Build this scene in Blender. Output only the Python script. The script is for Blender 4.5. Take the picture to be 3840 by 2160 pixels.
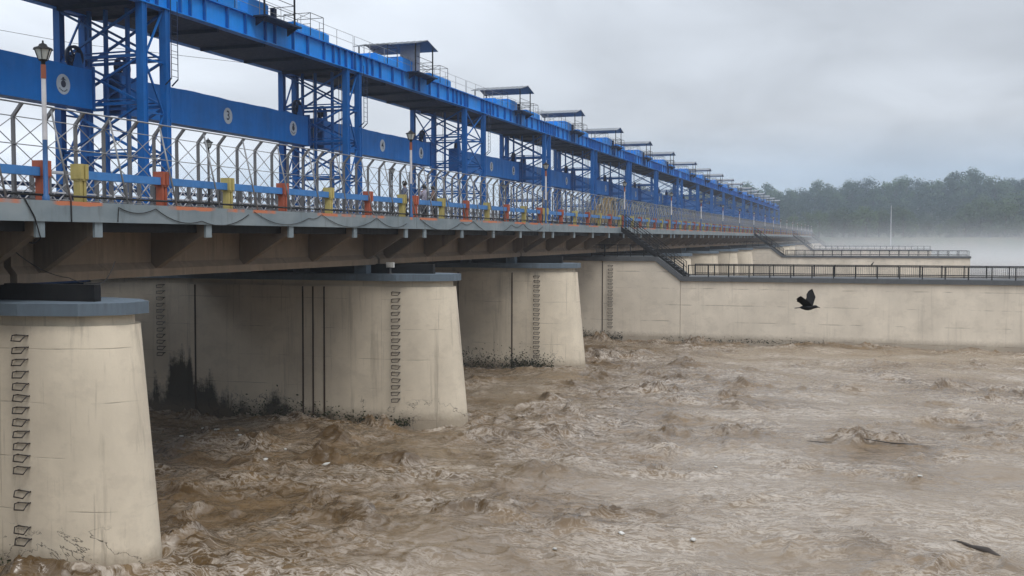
import bpy, math, random
import numpy as np
from mathutils import Vector, Matrix
R = math.radians
random.seed(7)
for o in list(bpy.data.objects):
    bpy.data.objects.remove(o, do_unlink=True)
scene = bpy.context.scene
C = scene.collection

# ------------------------------------------------------------------ camera, sky, sun, exposure
# metres; z = 0 is the eye height of the photographer, +Y runs along the barrage, +X is downstream
WATER = -7.9
cam = bpy.data.cameras.new('Camera')
cam.lens = 37.0; cam.sensor_width = 36.0; cam.clip_start = 0.2; cam.clip_end = 6000
camo = bpy.data.objects.new('Camera', cam); C.objects.link(camo)
camo.rotation_euler = (R(90 - 2.71), 0, R(18.5))
scene.camera = camo

SUN_EL, SUN_AZ = R(56), R(128)      # compass azimuth measured from +Y towards +X
world = bpy.data.worlds.new('World'); scene.world = world; world.use_nodes = True
wn = world.node_tree; wn.nodes.clear()
def N(nt, typ, **kw):
    n = nt.nodes.new(typ)
    for k, v in kw.items(): setattr(n, k, v)
    return n
def L(nt, a, b): nt.links.new(a, b)
def M(nt, op, a, b=None, c=None):
    n = N(nt, 'ShaderNodeMath', operation=op)
    for i, v in enumerate((a, b, c)):
        if v is None: continue
        if isinstance(v, (int, float)): n.inputs[i].default_value = v
        else: L(nt, v, n.inputs[i])
    return n.outputs[0]
def MIX(nt, fac, a, b, mode='MIX'):
    n = N(nt, 'ShaderNodeMix', data_type='RGBA', blend_type=mode)
    for i, v in ((0, fac), (6, a), (7, b)):
        if isinstance(v, (int, float)): n.inputs[i].default_value = v
        elif isinstance(v, tuple): n.inputs[i].default_value = (*v[:3], 1)
        else: L(nt, v, n.inputs[i])
    return n.outputs[2]
def RAMP(nt, x, stops):
    n = N(nt, 'ShaderNodeValToRGB'); e = n.color_ramp.elements
    while len(e) < len(stops): e.new(0.5)
    for el, (p, c) in zip(e, stops):
        el.position = p
        el.color = (c, c, c, 1) if isinstance(c, (int, float)) else (*c[:3], 1)
    L(nt, x, n.inputs[0]); return n.outputs[0]
def MR(nt, x, a, b, c=0.0, d=1.0):
    n = N(nt, 'ShaderNodeMapRange'); L(nt, x, n.inputs[0])
    for i, v in enumerate((a, b, c, d)): n.inputs[i + 1].default_value = v
    return n.outputs[0]
def NOISE(nt, vec, scale, detail=4, rough=.55, dist=0.0):
    n = N(nt, 'ShaderNodeTexNoise'); n.inputs['Scale'].default_value = scale
    n.inputs['Detail'].default_value = detail; n.inputs['Roughness'].default_value = rough
    n.inputs['Distortion'].default_value = dist
    if vec is not None: L(nt, vec, n.inputs['Vector'])
    return n.outputs['Fac']
def MAP(nt, vec, scale=(1, 1, 1), loc=(0, 0, 0)):
    n = N(nt, 'ShaderNodeMapping'); L(nt, vec, n.inputs[0])
    n.inputs['Scale'].default_value = scale; n.inputs['Location'].default_value = loc
    return n.outputs[0]

sky = N(wn, 'ShaderNodeTexSky', sky_type='NISHITA'); sky.sun_disc = False
sky.sun_elevation = SUN_EL; sky.sun_rotation = SUN_AZ
sky.air_density = 1.0; sky.dust_density = 3.0
tc = N(wn, 'ShaderNodeTexCoord')
sep = N(wn, 'ShaderNodeSeparateXYZ'); L(wn, tc.outputs['Generated'], sep.inputs[0])
zc = M(wn, 'MAXIMUM', sep.outputs[2], 0.0)
# overcast vault: horizon to zenith gain of a covered sky, with broad cloud bands
gain = M(wn, 'MULTIPLY_ADD', zc, 1.35, 1.12)
proj = N(wn, 'ShaderNodeVectorMath', operation='DIVIDE')
comb = N(wn, 'ShaderNodeCombineXYZ'); dz = M(wn, 'ADD', zc, 0.16)
for i in range(3): L(wn, dz, comb.inputs[i])
L(wn, tc.outputs['Generated'], proj.inputs[0]); L(wn, comb.outputs[0], proj.inputs[1])
cl1 = NOISE(wn, MAP(wn, proj.outputs[0], (.55, .40, 1), (3.1, 1.2, 0)), 0.9, 3, .5, .3)
cl2 = NOISE(wn, MAP(wn, proj.outputs[0], (1.6, 1.0, 1), (7.4, .6, 0)), 1.4, 4, .5, .4)
clouds = M(wn, 'MULTIPLY', MR(wn, cl1, .36, .64, .80, 1.10), MR(wn, cl2, .3, .7, .88, 1.08))
# the cloud cover is thinner over the upstream side (-X) and heavier downstream
side = MR(wn, sep.outputs[0], -.75, .45, 1.06, .62)
lum = M(wn, 'MULTIPLY', M(wn, 'MULTIPLY', gain, clouds), side)
ccol = MIX(wn, MR(wn, lum, .55, 1.1), (4.85, 5.2, 5.7), (5.55, 5.95, 6.5))
cloudcol = N(wn, 'ShaderNodeVectorMath', operation='SCALE'); L(wn, ccol, cloudcol.inputs[0]); L(wn, lum, cloudcol.inputs[3])
skymix = MIX(wn, 0.94, sky.outputs[0], cloudcol.outputs[0])
bg = N(wn, 'ShaderNodeBackground'); bg.inputs[1].default_value = 0.10
L(wn, skymix, bg.inputs[0])
out = N(wn, 'ShaderNodeOutputWorld'); L(wn, bg.outputs[0], out.inputs[0])

sl = bpy.data.lights.new('Sun', 'SUN'); sl.energy = 1.35; sl.angle = R(24); sl.color = (1, .97, .93)
so = bpy.data.objects.new('Sun', sl); C.objects.link(so)
sd = Vector((math.sin(SUN_AZ) * math.cos(SUN_EL), math.cos(SUN_AZ) * math.cos(SUN_EL), math.sin(SUN_EL)))
so.rotation_euler = sd.to_track_quat('Z', 'Y').to_euler(); so.location = (60, -40, 80)
vs = scene.view_settings
vs.view_transform = 'Standard'; vs.look = 'None'; vs.exposure = 0.45; vs.gamma = 1.0; vs.use_curve_mapping = False
cy = scene.cycles
cy.use_denoising = True
cy.max_bounces = 6; cy.diffuse_bounces = 3; cy.glossy_bounces = 3; cy.transmission_bounces = 4; cy.volume_bounces = 1
cy.use_adaptive_sampling = True; cy.adaptive_threshold = 0.02
cy.caustics_reflective = False; cy.caustics_refractive = False

# ------------------------------------------------------------------ mesh helpers
class MB:
    def __init__(s): s.v = []; s.f = []; s.sm = []
    def add(s, vs, fs, smooth=False):
        b = len(s.v); s.v += [tuple(p) for p in vs]
        s.f += [tuple(i + b for i in f) for f in fs]; s.sm += [smooth] * len(fs)
    def box(s, x0, x1, y0, y1, z0, z1):
        s.add([(x, y, z) for z in (z0, z1) for y in (y0, y1) for x in (x0, x1)],
              [(0, 2, 3, 1), (4, 5, 7, 6), (0, 1, 5, 4), (2, 6, 7, 3), (0, 4, 6, 2), (1, 3, 7, 5)])
    def bar(s, p, q, w, h=None):
        p, q = Vector(p), Vector(q); d = (q - p).normalized(); h = h or w
        a = d.cross(Vector((0, 0, 1)))
        if a.length < 1e-4: a = Vector((0, 1, 0))
        a.normalize(); b = a.cross(d).normalized()
        vs = [c + a * (i * w / 2) + b * (j * h / 2) for c in (p, q) for i, j in ((-1, -1), (1, -1), (1, 1), (-1, 1))]
        s.add(vs, [(0, 3, 2, 1), (4, 5, 6, 7), (0, 1, 5, 4), (1, 2, 6, 5), (2, 3, 7, 6), (3, 0, 4, 7)])
    def tube(s, pts, r, n=6, caps=True):
        pts = [Vector(p) for p in pts]; rs = r if isinstance(r, (list, tuple)) else [r] * len(pts)
        vs = []; fs = []
        for i, p in enumerate(pts):
            d = (pts[min(i + 1, len(pts) - 1)] - pts[max(i - 1, 0)]).normalized()
            a = d.cross(Vector((0, 0, 1)))
            if a.length < 1e-3: a = d.cross(Vector((0, 1, 0)))
            a.normalize(); b = d.cross(a).normalized()
            vs += [p + a * (rs[i] * math.cos(2 * math.pi * k / n)) + b * (rs[i] * math.sin(2 * math.pi * k / n)) for k in range(n)]
        for i in range(len(pts) - 1):
            for k in range(n):
                fs.append((i * n + k, i * n + (k + 1) % n, (i + 1) * n + (k + 1) % n, (i + 1) * n + k))
        if caps:
            fs.append(tuple(range(n))); fs.append(tuple((len(pts) - 1) * n + k for k in reversed(range(n))))
        s.add(vs, fs, n > 5)
    def loft(s, rings, caps=True, smooth=False):
        n = len(rings[0]); vs = [p for r in rings for p in r]; fs = []
        for i in range(len(rings) - 1):
            for k in range(n):
                fs.append((i * n + k, i * n + (k + 1) % n, (i + 1) * n + (k + 1) % n, (i + 1) * n + k))
        s.add(vs, fs, smooth)
        if caps:
            s.add(rings[0], [tuple(reversed(range(n)))]); s.add(rings[-1], [tuple(range(n))])
    def prism(s, poly, y0, y1):          # polygon in (x, z) pushed along y
        s.loft([[(x, y0, z) for x, z in poly], [(x, y1, z) for x, z in poly]])
    def lathe(s, prof, n=16, cx=0, cy=0, smooth=True):   # (r, z)
        s.loft([[(cx + r * math.cos(2 * math.pi * k / n), cy + r * math.sin(2 * math.pi * k / n), z) for k in range(n)] for r, z in prof], True, smooth)
    def mesh(s, name, mat, off=(0, 0, 0)):
        me = bpy.data.meshes.new(name)
        me.from_pydata([(a - off[0], b - off[1], c - off[2]) for a, b, c in s.v], [], s.f)
        me.polygons.foreach_set('use_smooth', s.sm)
        if mat: me.materials.append(mat)
        import bmesh
        bm = bmesh.new(); bm.from_mesh(me); bmesh.ops.recalc_face_normals(bm, faces=bm.faces); bm.to_mesh(me); bm.free()
        me.update(); return me

def thing(name, label, cat, loc, group=None, rotz=0, kind=None):
    o = bpy.data.objects.new(name, None); C.objects.link(o); o.empty_display_size = .3
    o.location = loc; o.rotation_euler = (0, 0, rotz)
    tag(o, label, cat, group, kind); return o
def tag(o, label=None, cat=None, group=None, kind=None):
    if label: o['label'] = label
    if cat: o['category'] = cat
    if group: o['group'] = group
    if kind: o['kind'] = kind
    return o
def put(name, mesh, parent=None, loc=(0, 0, 0), rot=(0, 0, 0), kind=None, label=None):
    o = bpy.data.objects.new(name, mesh); C.objects.link(o)
    if parent is not None: o.parent = parent
    o.location = loc; o.rotation_euler = rot
    if kind: o['kind'] = kind
    if label: o['label'] = label
    return o
CACHE = {}
def cp(key, name, mat, th, fn, loc=(0, 0, 0), kind=None, label=None, parent=None, rot=(0, 0, 0)):
    """cached part: fn fills an MB in (world x, y from the thing, world z)"""
    if key not in CACHE:
        mb = MB(); fn(mb)
        base = (th.location.x, 0, th.location.z) if th else (0, 0, 0)
        CACHE[key] = mb.mesh(name, mat, base)
    return put(name, CACHE[key], parent if parent is not None else th, loc, rot, kind, label)
ORD = 'zeroth first second third fourth fifth sixth seventh eighth ninth tenth eleventh twelfth thirteenth fourteenth fifteenth sixteenth seventeenth eighteenth nineteenth twentieth'.split()
NUM = 'zero one two three four five six seven eight nine ten'.split()
ORD += ['twenty-first', 'twenty-second', 'twenty-third']

# ------------------------------------------------------------------ materials
def srgb(r, g, b):
    f = lambda c: (c / 255 / 12.92) if c <= 10 else ((c / 255 + .055) / 1.055) ** 2.4
    return (f(r), f(g), f(b))
def base_mat(name):
    m = bpy.data.materials.new(name); m.use_nodes = True; nt = m.node_tree
    return m, nt, nt.nodes['Principled BSDF'], N(nt, 'ShaderNodeTexCoord')
def bump(nt, p, h, strength=.3, dist=.02):
    b = N(nt, 'ShaderNodeBump'); b.inputs['Strength'].default_value = strength; b.inputs['Distance'].default_value = dist
    L(nt, h, b.inputs['Height']); L(nt, b.outputs[0], p.inputs['Normal'])
def geo_pos(nt): return N(nt, 'ShaderNodeNewGeometry').outputs['Position']

def paint(name, col, rough=.45, grime=.35, metallic=0.0, gcol=(.05, .045, .04), scale=1.0, streak=True, spec=.4):
    m, nt, p, t = base_mat(name); pos = geo_pos(nt)
    n1 = NOISE(nt, MAP(nt, pos, (scale, scale, scale)), 1.3, 5, .6)
    n2 = NOISE(nt, MAP(nt, pos, (scale * 6, scale * 6, scale * (.5 if streak else 6))), 1.0, 4, .6)
    oi = N(nt, 'ShaderNodeObjectInfo')
    g = M(nt, 'MULTIPLY', MR(nt, n1, .45, .75), MR(nt, n2, .42, .7))
    var = MR(nt, n1, .3, .7, .80, 1.14)
    var = M(nt, 'MULTIPLY', var, MR(nt, oi.outputs['Random'], 0, 1, .93, 1.07))
    sc = N(nt, 'ShaderNodeVectorMath', operation='SCALE'); sc.inputs[0].default_value = col; L(nt, var, sc.inputs[3])
    L(nt, MIX(nt, M(nt, 'MULTIPLY', g, grime), sc.outputs[0], gcol), p.inputs['Base Color'])
    p.inputs['Metallic'].default_value = metallic; p.inputs['Specular IOR Level'].default_value = spec
    L(nt, MR(nt, n2, .3, .7, max(rough - .1, .05), min(rough + .15, 1)), p.inputs['Roughness'])
    bump(nt, p, n2, .15, .006)
    return m

def concrete(name, col, stain=1.0, cracks=.85, lw=.485):
    """cream painted mass concrete: lift lines, runs, moss at the water line, hairline cracks"""
    m, nt, p, t = base_mat(name); pos = geo_pos(nt)
    sx = N(nt, 'ShaderNodeSeparateXYZ'); L(nt, pos, sx.inputs[0]); x, y, z = sx.outputs
    big = NOISE(nt, pos, .35, 4, .6)
    fine = NOISE(nt, pos, 7, 6, .6)
    runs = NOISE(nt, MAP(nt, pos, (2.2, 2.2, .12)), 1.0, 5, .65)
    c = MIX(nt, MR(nt, big, .3, .7), tuple(a * .84 for a in col), tuple(min(a * 1.08, 1) for a in col))
    c = MIX(nt, M(nt, 'MULTIPLY', MR(nt, fine, .55, .75), .12), c, (.3, .26, .22))
    # lift joints of the pours
    wob = M(nt, 'MULTIPLY_ADD', NOISE(nt, pos, .5, 2), .10, z)
    fr = M(nt, 'ABSOLUTE', M(nt, 'SUBTRACT', M(nt, 'FRACT', M(nt, 'MULTIPLY', wob, .78)), .5))
    line = M(nt, 'MULTIPLY', MR(nt, fr, lw, .498), MR(nt, NOISE(nt, MAP(nt, pos, (.5, .5, .8)), 1.3, 3), .48, .62))
    vx = M(nt, 'ABSOLUTE', M(nt, 'SUBTRACT', M(nt, 'FRACT', M(nt, 'MULTIPLY_ADD', NOISE(nt, pos, .5, 2), .03, M(nt, 'MULTIPLY', x, .41))), .5))
    vline = M(nt, 'MULTIPLY', MR(nt, vx, .490, .498), MR(nt, NOISE(nt, MAP(nt, pos, (.9, .9, .4), (8, 1, 3)), 1.1, 3), .47, .6))
    c = MIX(nt, M(nt, 'MULTIPLY', M(nt, 'MAXIMUM', line, M(nt, 'MULTIPLY', vline, .6 if lw > .48 else .15)), .6), c, (.15, .12, .095))
    # whitewash patches and thin drip marks below the lift lines
    pt = MR(nt, NOISE(nt, MAP(nt, pos, (.8, .8, 1.3), (2, 7, 4)), 1.0, 5, .7), .52, .60)
    c = MIX(nt, M(nt, 'MULTIPLY', pt, .16), c, (.36, .31, .25))
    drip = NOISE(nt, MAP(nt, pos, (9, 9, .35)), 1.0, 4, .7)
    c = MIX(nt, M(nt, 'MULTIPLY', M(nt, 'MULTIPLY', MR(nt, drip, .60, .72), MR(nt, big, .42, .6)), .35 * stain), c, (.13, .105, .075))
    # dark vertical runs
    c = MIX(nt, M(nt, 'MULTIPLY', MR(nt, runs, .57, .72), .42 * stain), c, (.10, .08, .055))
    # broad patches of old grime
    dirt = MR(nt, NOISE(nt, MAP(nt, pos, (.6, .6, .25)), 1, 5), .45, .70)
    c = MIX(nt, M(nt, 'MULTIPLY', dirt, .22 * stain), c, (.24, .20, .16))
    # moss and splash line above the water
    hn = NOISE(nt, MAP(nt, pos, (.55, .55, .05)), 1.0, 2, .5)
    hn2 = NOISE(nt, MAP(nt, pos, (5, 5, .8)), 1.0, 5, .7)
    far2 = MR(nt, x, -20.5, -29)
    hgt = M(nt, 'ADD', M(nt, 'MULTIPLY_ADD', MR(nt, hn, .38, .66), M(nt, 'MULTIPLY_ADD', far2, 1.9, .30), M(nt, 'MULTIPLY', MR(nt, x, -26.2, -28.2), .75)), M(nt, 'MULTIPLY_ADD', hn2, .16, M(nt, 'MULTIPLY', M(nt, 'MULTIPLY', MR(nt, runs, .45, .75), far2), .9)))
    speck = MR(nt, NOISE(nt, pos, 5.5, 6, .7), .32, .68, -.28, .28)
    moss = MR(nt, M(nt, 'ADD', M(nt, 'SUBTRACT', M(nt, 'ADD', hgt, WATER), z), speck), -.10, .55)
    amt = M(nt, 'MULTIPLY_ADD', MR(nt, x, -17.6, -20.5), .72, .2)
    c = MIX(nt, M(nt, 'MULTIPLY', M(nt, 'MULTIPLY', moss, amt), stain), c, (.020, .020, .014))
    # damp ochre strip at the water
    damp = MR(nt, M(nt, 'MULTIPLY_ADD', fine, .5, z), WATER + .85, WATER + .40)
    c = MIX(nt, M(nt, 'MULTIPLY', damp, .55), c, (.15, .11, .07))
    # cracks low down
    cw = NOISE(nt, MAP(nt, pos, (.55, .55, .75), (1.7, 4.1, 2.2)), 1.0, 7, .6, .4)
    crack = M(nt, 'MULTIPLY', MR(nt, M(nt, 'ABSOLUTE', M(nt, 'SUBTRACT', cw, .5)), .006, .002), MR(nt, z, WATER + 1.15, WATER + .85))
    c = MIX(nt, M(nt, 'MULTIPLY', crack, cracks), c, (.03, .025, .02))
    L(nt, c, p.inputs['Base Color']); p.inputs['Roughness'].default_value = .82
    h = M(nt, 'ADD', fine, M(nt, 'MULTIPLY', M(nt, 'ADD', line, crack), -1.5))
    bump(nt, p, h, .35, .012)
    return m

CREAM = (.70, .615, .485)
m_pier = concrete('pier_concrete', CREAM)
m_wall = concrete('wall_concrete', (.72, .64, .525), stain=.5, cracks=0.0, lw=.462)
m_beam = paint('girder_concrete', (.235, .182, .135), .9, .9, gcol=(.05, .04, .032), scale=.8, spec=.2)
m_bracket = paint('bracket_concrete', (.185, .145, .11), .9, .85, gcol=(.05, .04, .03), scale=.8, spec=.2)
m_cap = paint('cap_paint', (.11, .145, .18), .7, .75, gcol=(.04, .04, .04), scale=1.2)
m_coping = paint('coping_concrete', (.085, .09, .095), .8, .5, gcol=(.04, .04, .035))
m_slab = paint('shaded_soffit_concrete', (.055, .045, .038), .95, .6, gcol=(.02, .018, .016), spec=.1)  # girder concrete darkened, the shade under the deck is in its colour
m_road = paint('asphalt', (.05, .05, .05), .9, .3)
m_blue = paint('blue_paint', (.003, .225, .71), .5, .25, gcol=(.006, .05, .14), scale=.7, spec=.25)
m_blue2 = paint('blue_column_paint', (.0015, .105, .37), .5, .4, gcol=(.003, .015, .06), scale=.8, spec=.22)
m_bluew = paint('blue_weight_paint', (.0015, .150, .52), .5, .3, gcol=(.003, .03, .12), scale=.5, spec=.22)
m_under = paint('shaded_underside_blue', (.006, .024, .07), .7, .5, gcol=(.006, .007, .010), spec=.15)  # gantry blue with the shade of the underside put into the colour
m_machine = paint('machine_dark_blue', (.003, .018, .06), .5, .6, gcol=(.006, .008, .012), spec=.25)
m_disc = paint('disc_white_paint', (.50, .55, .60), .5, .25)
m_ink = paint('black_lettering', (.02, .025, .05), .6, .1)
m_galv = paint('fence_post_grey', (.14, .14, .145), .5, .35, metallic=.2)
m_silver = paint('silver_rail', (.22, .225, .235), .42, .35, metallic=.25)
m_wire = paint('brace_grey', (.27, .275, .28), .5, .3, metallic=.2)
m_dark = paint('black_steel', (.013, .013, .014), .6, .3, spec=.2)
m_rubber = paint('black_cable', (.012, .012, .012), .6, .05)
m_railblue = paint('handrail_blue', (.045, .19, .48), .45, .35, gcol=(.05, .07, .1), scale=2)
m_orange = paint('post_orange', (.36, .085, .042), .6, .5, gcol=(.15, .05, .03), scale=2)
m_yellow = paint('post_yellow', (.42, .35, .12), .6, .5, gcol=(.2, .15, .05), scale=2)
m_white = paint('lamp_white', (.55, .54, .56), .5, .45, gcol=(.25, .22, .2), scale=3)
m_band = paint('lamp_band_red', (.26, .075, .04), .55, .4)
m_lampblue = paint('lamp_band_blue', (.03, .10, .25), .5, .4)
m_roof = paint('roof_sheet', (.20, .215, .235), .45, .45, metallic=.4)
m_sheet = paint('wall_sheet', (.40, .43, .50), .5, .25)
m_lattice = paint('lattice_white', (.46, .46, .48), .6, .4)
m_mach_y = paint('crane_yellow', (.30, .20, .07), .6, .6)
m_rustguide = paint('rusty_guide', (.055, .035, .022), .8, .6)
m_rung = paint('rung_iron', (.035, .028, .024), .7, .5)
m_tyre = paint('tyre_rubber', (.015, .015, .015), .8, .1)
m_trunk = paint('bark', (.06, .045, .035), .9, .5)
m_wood = paint('wet_driftwood', (.035, .025, .018), .55, .4)
m_litter = paint('white_litter', (.55, .54, .51), .6, .2)
m_feather = paint('crow_feather', (.005, .005, .006), .6, .1, spec=.15)
m_skin = paint('skin', (.16, .08, .05), .6, .1)
m_hair = paint('hair', (.01, .008, .007), .5, .05)
def cloth(name, c): return paint(name, c, .9, .25)

# fascia: grey-blue paint with a patchy orange band along its upper edge
def fascia_mat():
    m, nt, p, t = base_mat('fascia_paint'); pos = geo_pos(nt)
    sx = N(nt, 'ShaderNodeSeparateXYZ'); L(nt, pos, sx.inputs[0])
    n1 = NOISE(nt, MAP(nt, pos, (1, .55, 1.2)), 1.0, 5, .6)
    n2 = NOISE(nt, MAP(nt, pos, (4, 3.2, .5)), 1.0, 5, .65)
    c = MIX(nt, MR(nt, n1, .3, .7), (.15, .19, .215), (.235, .275, .295))
    c = MIX(nt, M(nt, 'MULTIPLY', MR(nt, n2, .56, .72), .5), c, (.07, .075, .075))
    seg = NOISE(nt, MAP(nt, pos, (0, .36, 0)), 1.0, 3, .6)
    edge = MR(nt, M(nt, 'MULTIPLY_ADD', NOISE(nt, MAP(nt, pos, (0, 1.6, 0)), 1, 3), .11, sx.outputs[2]), .848, .862)
    c = MIX(nt, M(nt, 'MULTIPLY', edge, MR(nt, seg, .49, .53)), c, (.50, .17, .085))
    L(nt, c, p.inputs['Base Color']); p.inputs['Roughness'].default_value = .75
    bump(nt, p, n2, .25, .008); return m
m_fascia = fascia_mat()

def glass_mat():
    m, nt, p, t = base_mat('lantern_glass')
    p.inputs['Base Color'].default_value = (.75, .78, .74, 1); p.inputs['Roughness'].default_value = .35
    p.inputs['Transmission Weight'].default_value = .35; return m
m_glass = glass_mat()

def leaf_mat(name, c0, c1):
    m, nt, p, t = base_mat(name); pos = geo_pos(nt)
    oi = N(nt, 'ShaderNodeObjectInfo'); n = M(nt, 'ADD', M(nt, 'MULTIPLY', NOISE(nt, pos, .12, 3, .5), .6), M(nt, 'MULTIPLY', NOISE(nt, pos, .8, 3, .6), .4))
    f = M(nt, 'ADD', M(nt, 'MULTIPLY', n, .7), M(nt, 'MULTIPLY', oi.outputs['Random'], .45))
    L(nt, MIX(nt, MR(nt, f, .25, .85), c0, c1), p.inputs['Base Color']); p.inputs['Roughness'].default_value = .65
    p.inputs['Specular IOR Level'].default_value = .25; return m
m_leaf = leaf_mat('foliage', (.010, .027, .014), (.07, .115, .045))
m_weed = leaf_mat('weed_leaf', (.014, .018, .009), (.05, .06, .025))

def terrain_mat():
    m, nt, p, t = base_mat('bank_soil'); pos = geo_pos(nt)
    n = NOISE(nt, pos, .12, 6, .65)
    L(nt, MIX(nt, MR(nt, n, .35, .65), (.045, .07, .03), (.12, .105, .07)), p.inputs['Base Color']); p.inputs['Roughness'].default_value = .95
    return m
m_terrain = terrain_mat()

def water_mat():
    m, nt, p, t = base_mat('muddy_water'); pos = geo_pos(nt)
    turb = N(nt, 'ShaderNodeAttribute', attribute_name='turb').outputs['Fac']
    crest = N(nt, 'ShaderNodeAttribute', attribute_name='crest').outputs['Fac']
    warp = N(nt, 'ShaderNodeTexNoise'); warp.inputs['Scale'].default_value = .7; warp.inputs['Detail'].default_value = 3; L(nt, pos, warp.inputs['Vector'])
    wv = N(nt, 'ShaderNodeVectorMath', operation='MULTIPLY_ADD'); L(nt, warp.outputs['Color'], wv.inputs[0])
    wv.inputs[1].default_value = (1.6, 1.6, 0); L(nt, pos, wv.inputs[2]); w = wv.outputs[0]
    n1 = NOISE(nt, MAP(nt, w, (.75, 1.6, 1)), 1.0, 5, .62)
    n2 = NOISE(nt, MAP(nt, w, (2.2, 4.6, 1)), 1.0, 4, .62)
    big = NOISE(nt, MAP(nt, pos, (.10, .12, 1)), 1.0, 4, .55)
    v1 = MR(nt, M(nt, 'ABSOLUTE', M(nt, 'SUBTRACT', n1, .5)), .035, .0)
    v2 = MR(nt, M(nt, 'ABSOLUTE', M(nt, 'SUBTRACT', n2, .5)), .06, .0)
    patch = MR(nt, NOISE(nt, MAP(nt, w, (.16, .34, 1), (5, 2, 0)), 1.0, 5, .6), .42, .60)
    shore = M(nt, 'MAXIMUM', M(nt, 'MULTIPLY', crest, -1.0), 0.0)
    foam = M(nt, 'MULTIPLY', M(nt, 'MAXIMUM', v1, M(nt, 'MULTIPLY', v2, .8)), M(nt, 'MULTIPLY_ADD', patch, .85, .14))
    foam = M(nt, 'MAXIMUM', foam, M(nt, 'MULTIPLY', MR(nt, shore, .45, .95), MR(nt, n2, .42, .58)))
    crest = M(nt, 'MAXIMUM', crest, 0.0)
    silt = MIX(nt, MR(nt, big, .35, .65), (.175, .126, .078), (.215, .163, .108))
    brown = MIX(nt, MR(nt, n1, .35, .65), (.078, .048, .021), (.178, .118, .062))
    c = MIX(nt, MR(nt, turb, .15, .75), silt, brown)
    c = MIX(nt, M(nt, 'MULTIPLY', crest, .75), c, (.075, .046, .022))  # crest shadows painted into the water colour as dark brown
    c = MIX(nt, M(nt, 'MULTIPLY', foam, .66), c, (.54, .48, .41))
    L(nt, c, p.inputs['Base Color'])
    L(nt, MR(nt, foam, 0, .7, .05, .22), p.inputs['Roughness']); p.inputs['IOR'].default_value = 1.40
    h = M(nt, 'ADD', M(nt, 'MULTIPLY', n1, .8), M(nt, 'MULTIPLY', n2, .55))
    b = N(nt, 'ShaderNodeBump'); L(nt, M(nt, 'ADD', MR(nt, turb, 0, .8, .22, .62), M(nt, 'MULTIPLY', patch, .32)), b.inputs['Strength']); b.inputs['Distance'].default_value = .20
    L(nt, h, b.inputs['Height']); L(nt, b.outputs[0], p.inputs['Normal']); return m
m_water = water_mat()

# ------------------------------------------------------------------ numpy noise
rng = np.random.default_rng(11)
PERM = np.concatenate([rng.permutation(512)] * 2)
GA = rng.uniform(0, 2 * np.pi, 512)
def perlin(x, y, seed=0):
    x = x + seed * 17.31; y = y + seed * 9.17
    xi = np.floor(x).astype(int); yi = np.floor(y).astype(int); xf = x - xi; yf = y - yi
    u = xf**3 * (xf * (xf * 6 - 15) + 10); v = yf**3 * (yf * (yf * 6 - 15) + 10)
    def g(a, b, dx, dy):
        h = GA[PERM[(PERM[a & 511] + b) & 511]]
        return np.cos(h) * dx + np.sin(h) * dy
    n00 = g(xi, yi, xf, yf); n10 = g(xi + 1, yi, xf - 1, yf); n01 = g(xi, yi + 1, xf, yf - 1); n11 = g(xi + 1, yi + 1, xf - 1, yf - 1)
    return (n00 * (1 - u) + n10 * u) * (1 - v) + (n01 * (1 - u) + n11 * u) * v
def ridge(x, y, s): return (1 - np.minimum(np.abs(perlin(x, y, s)) * 2.2, 1)) ** 2
def water_height(X, Y):
    wx = X + 1.6 * perlin(X / 3.1, Y / 3.1, 3) + .6 * perlin(X / 1.1, Y / 1.1, 4)
    wy = Y + 1.6 * perlin(X / 3.1, Y / 3.1, 5) + .6 * perlin(X / 1.1, Y / 1.1, 6)
    turb = .42 + 1.05 * perlin(X / 11, Y / 8, 7) + .6 * perlin(X / 4, Y / 3, 14) + np.clip((-X - 6) / 22, -.12, .40)
    near = np.zeros_like(X)
    for yp in (21.1, 42.1, 62.4):
        dx = np.maximum(X + 17.6, 0); dy = np.maximum(np.abs(Y - yp) - np.where(X > -17.6, .2, 1.3), 0)
        d = np.maximum(np.hypot(dx, dy) - np.where(X > -17.6, 1.35, 0), 0); near = np.maximum(near, np.exp(-d / .55))
    near = np.maximum(near, .8 * np.exp(-np.abs(Y - 81.5) / .5))
    turb = np.maximum(turb, near * .9)
    turb = np.clip(turb, 0, 1)
    big = perlin(X / 7.5, Y / 6, 1) * .38 + perlin(X / 3.4, Y / 2.4, 2) * .26
    r1 = ridge(wx / 4.2, wy / 2.9, 8); r2 = ridge(wx / 1.25, wy / .95, 9); r3 = perlin(wx / .6, wy / .5, 10); r4 = ridge(wx / .6, wy / .5, 12)
    pk = np.clip(perlin(X / 2.4, Y / 1.9, 15) * 2.2, 0, 1)
    h = big + (.10 + turb) * (.33 * r1 * (.25 + r2) * (.25 + pk) + .19 * r2 * pk + .075 * r3 + .085 * r4 * (.25 + pk)) + .010 * r4 + .014 * r3 + near * (.02 + .12 * r2)
    crest = np.clip(turb * (r1 * r2 * 1.1 + r4 * pk * .6) - .12, 0, 1)
    return h - .14, np.minimum(turb, 1), crest * (1 - near) - near

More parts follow.
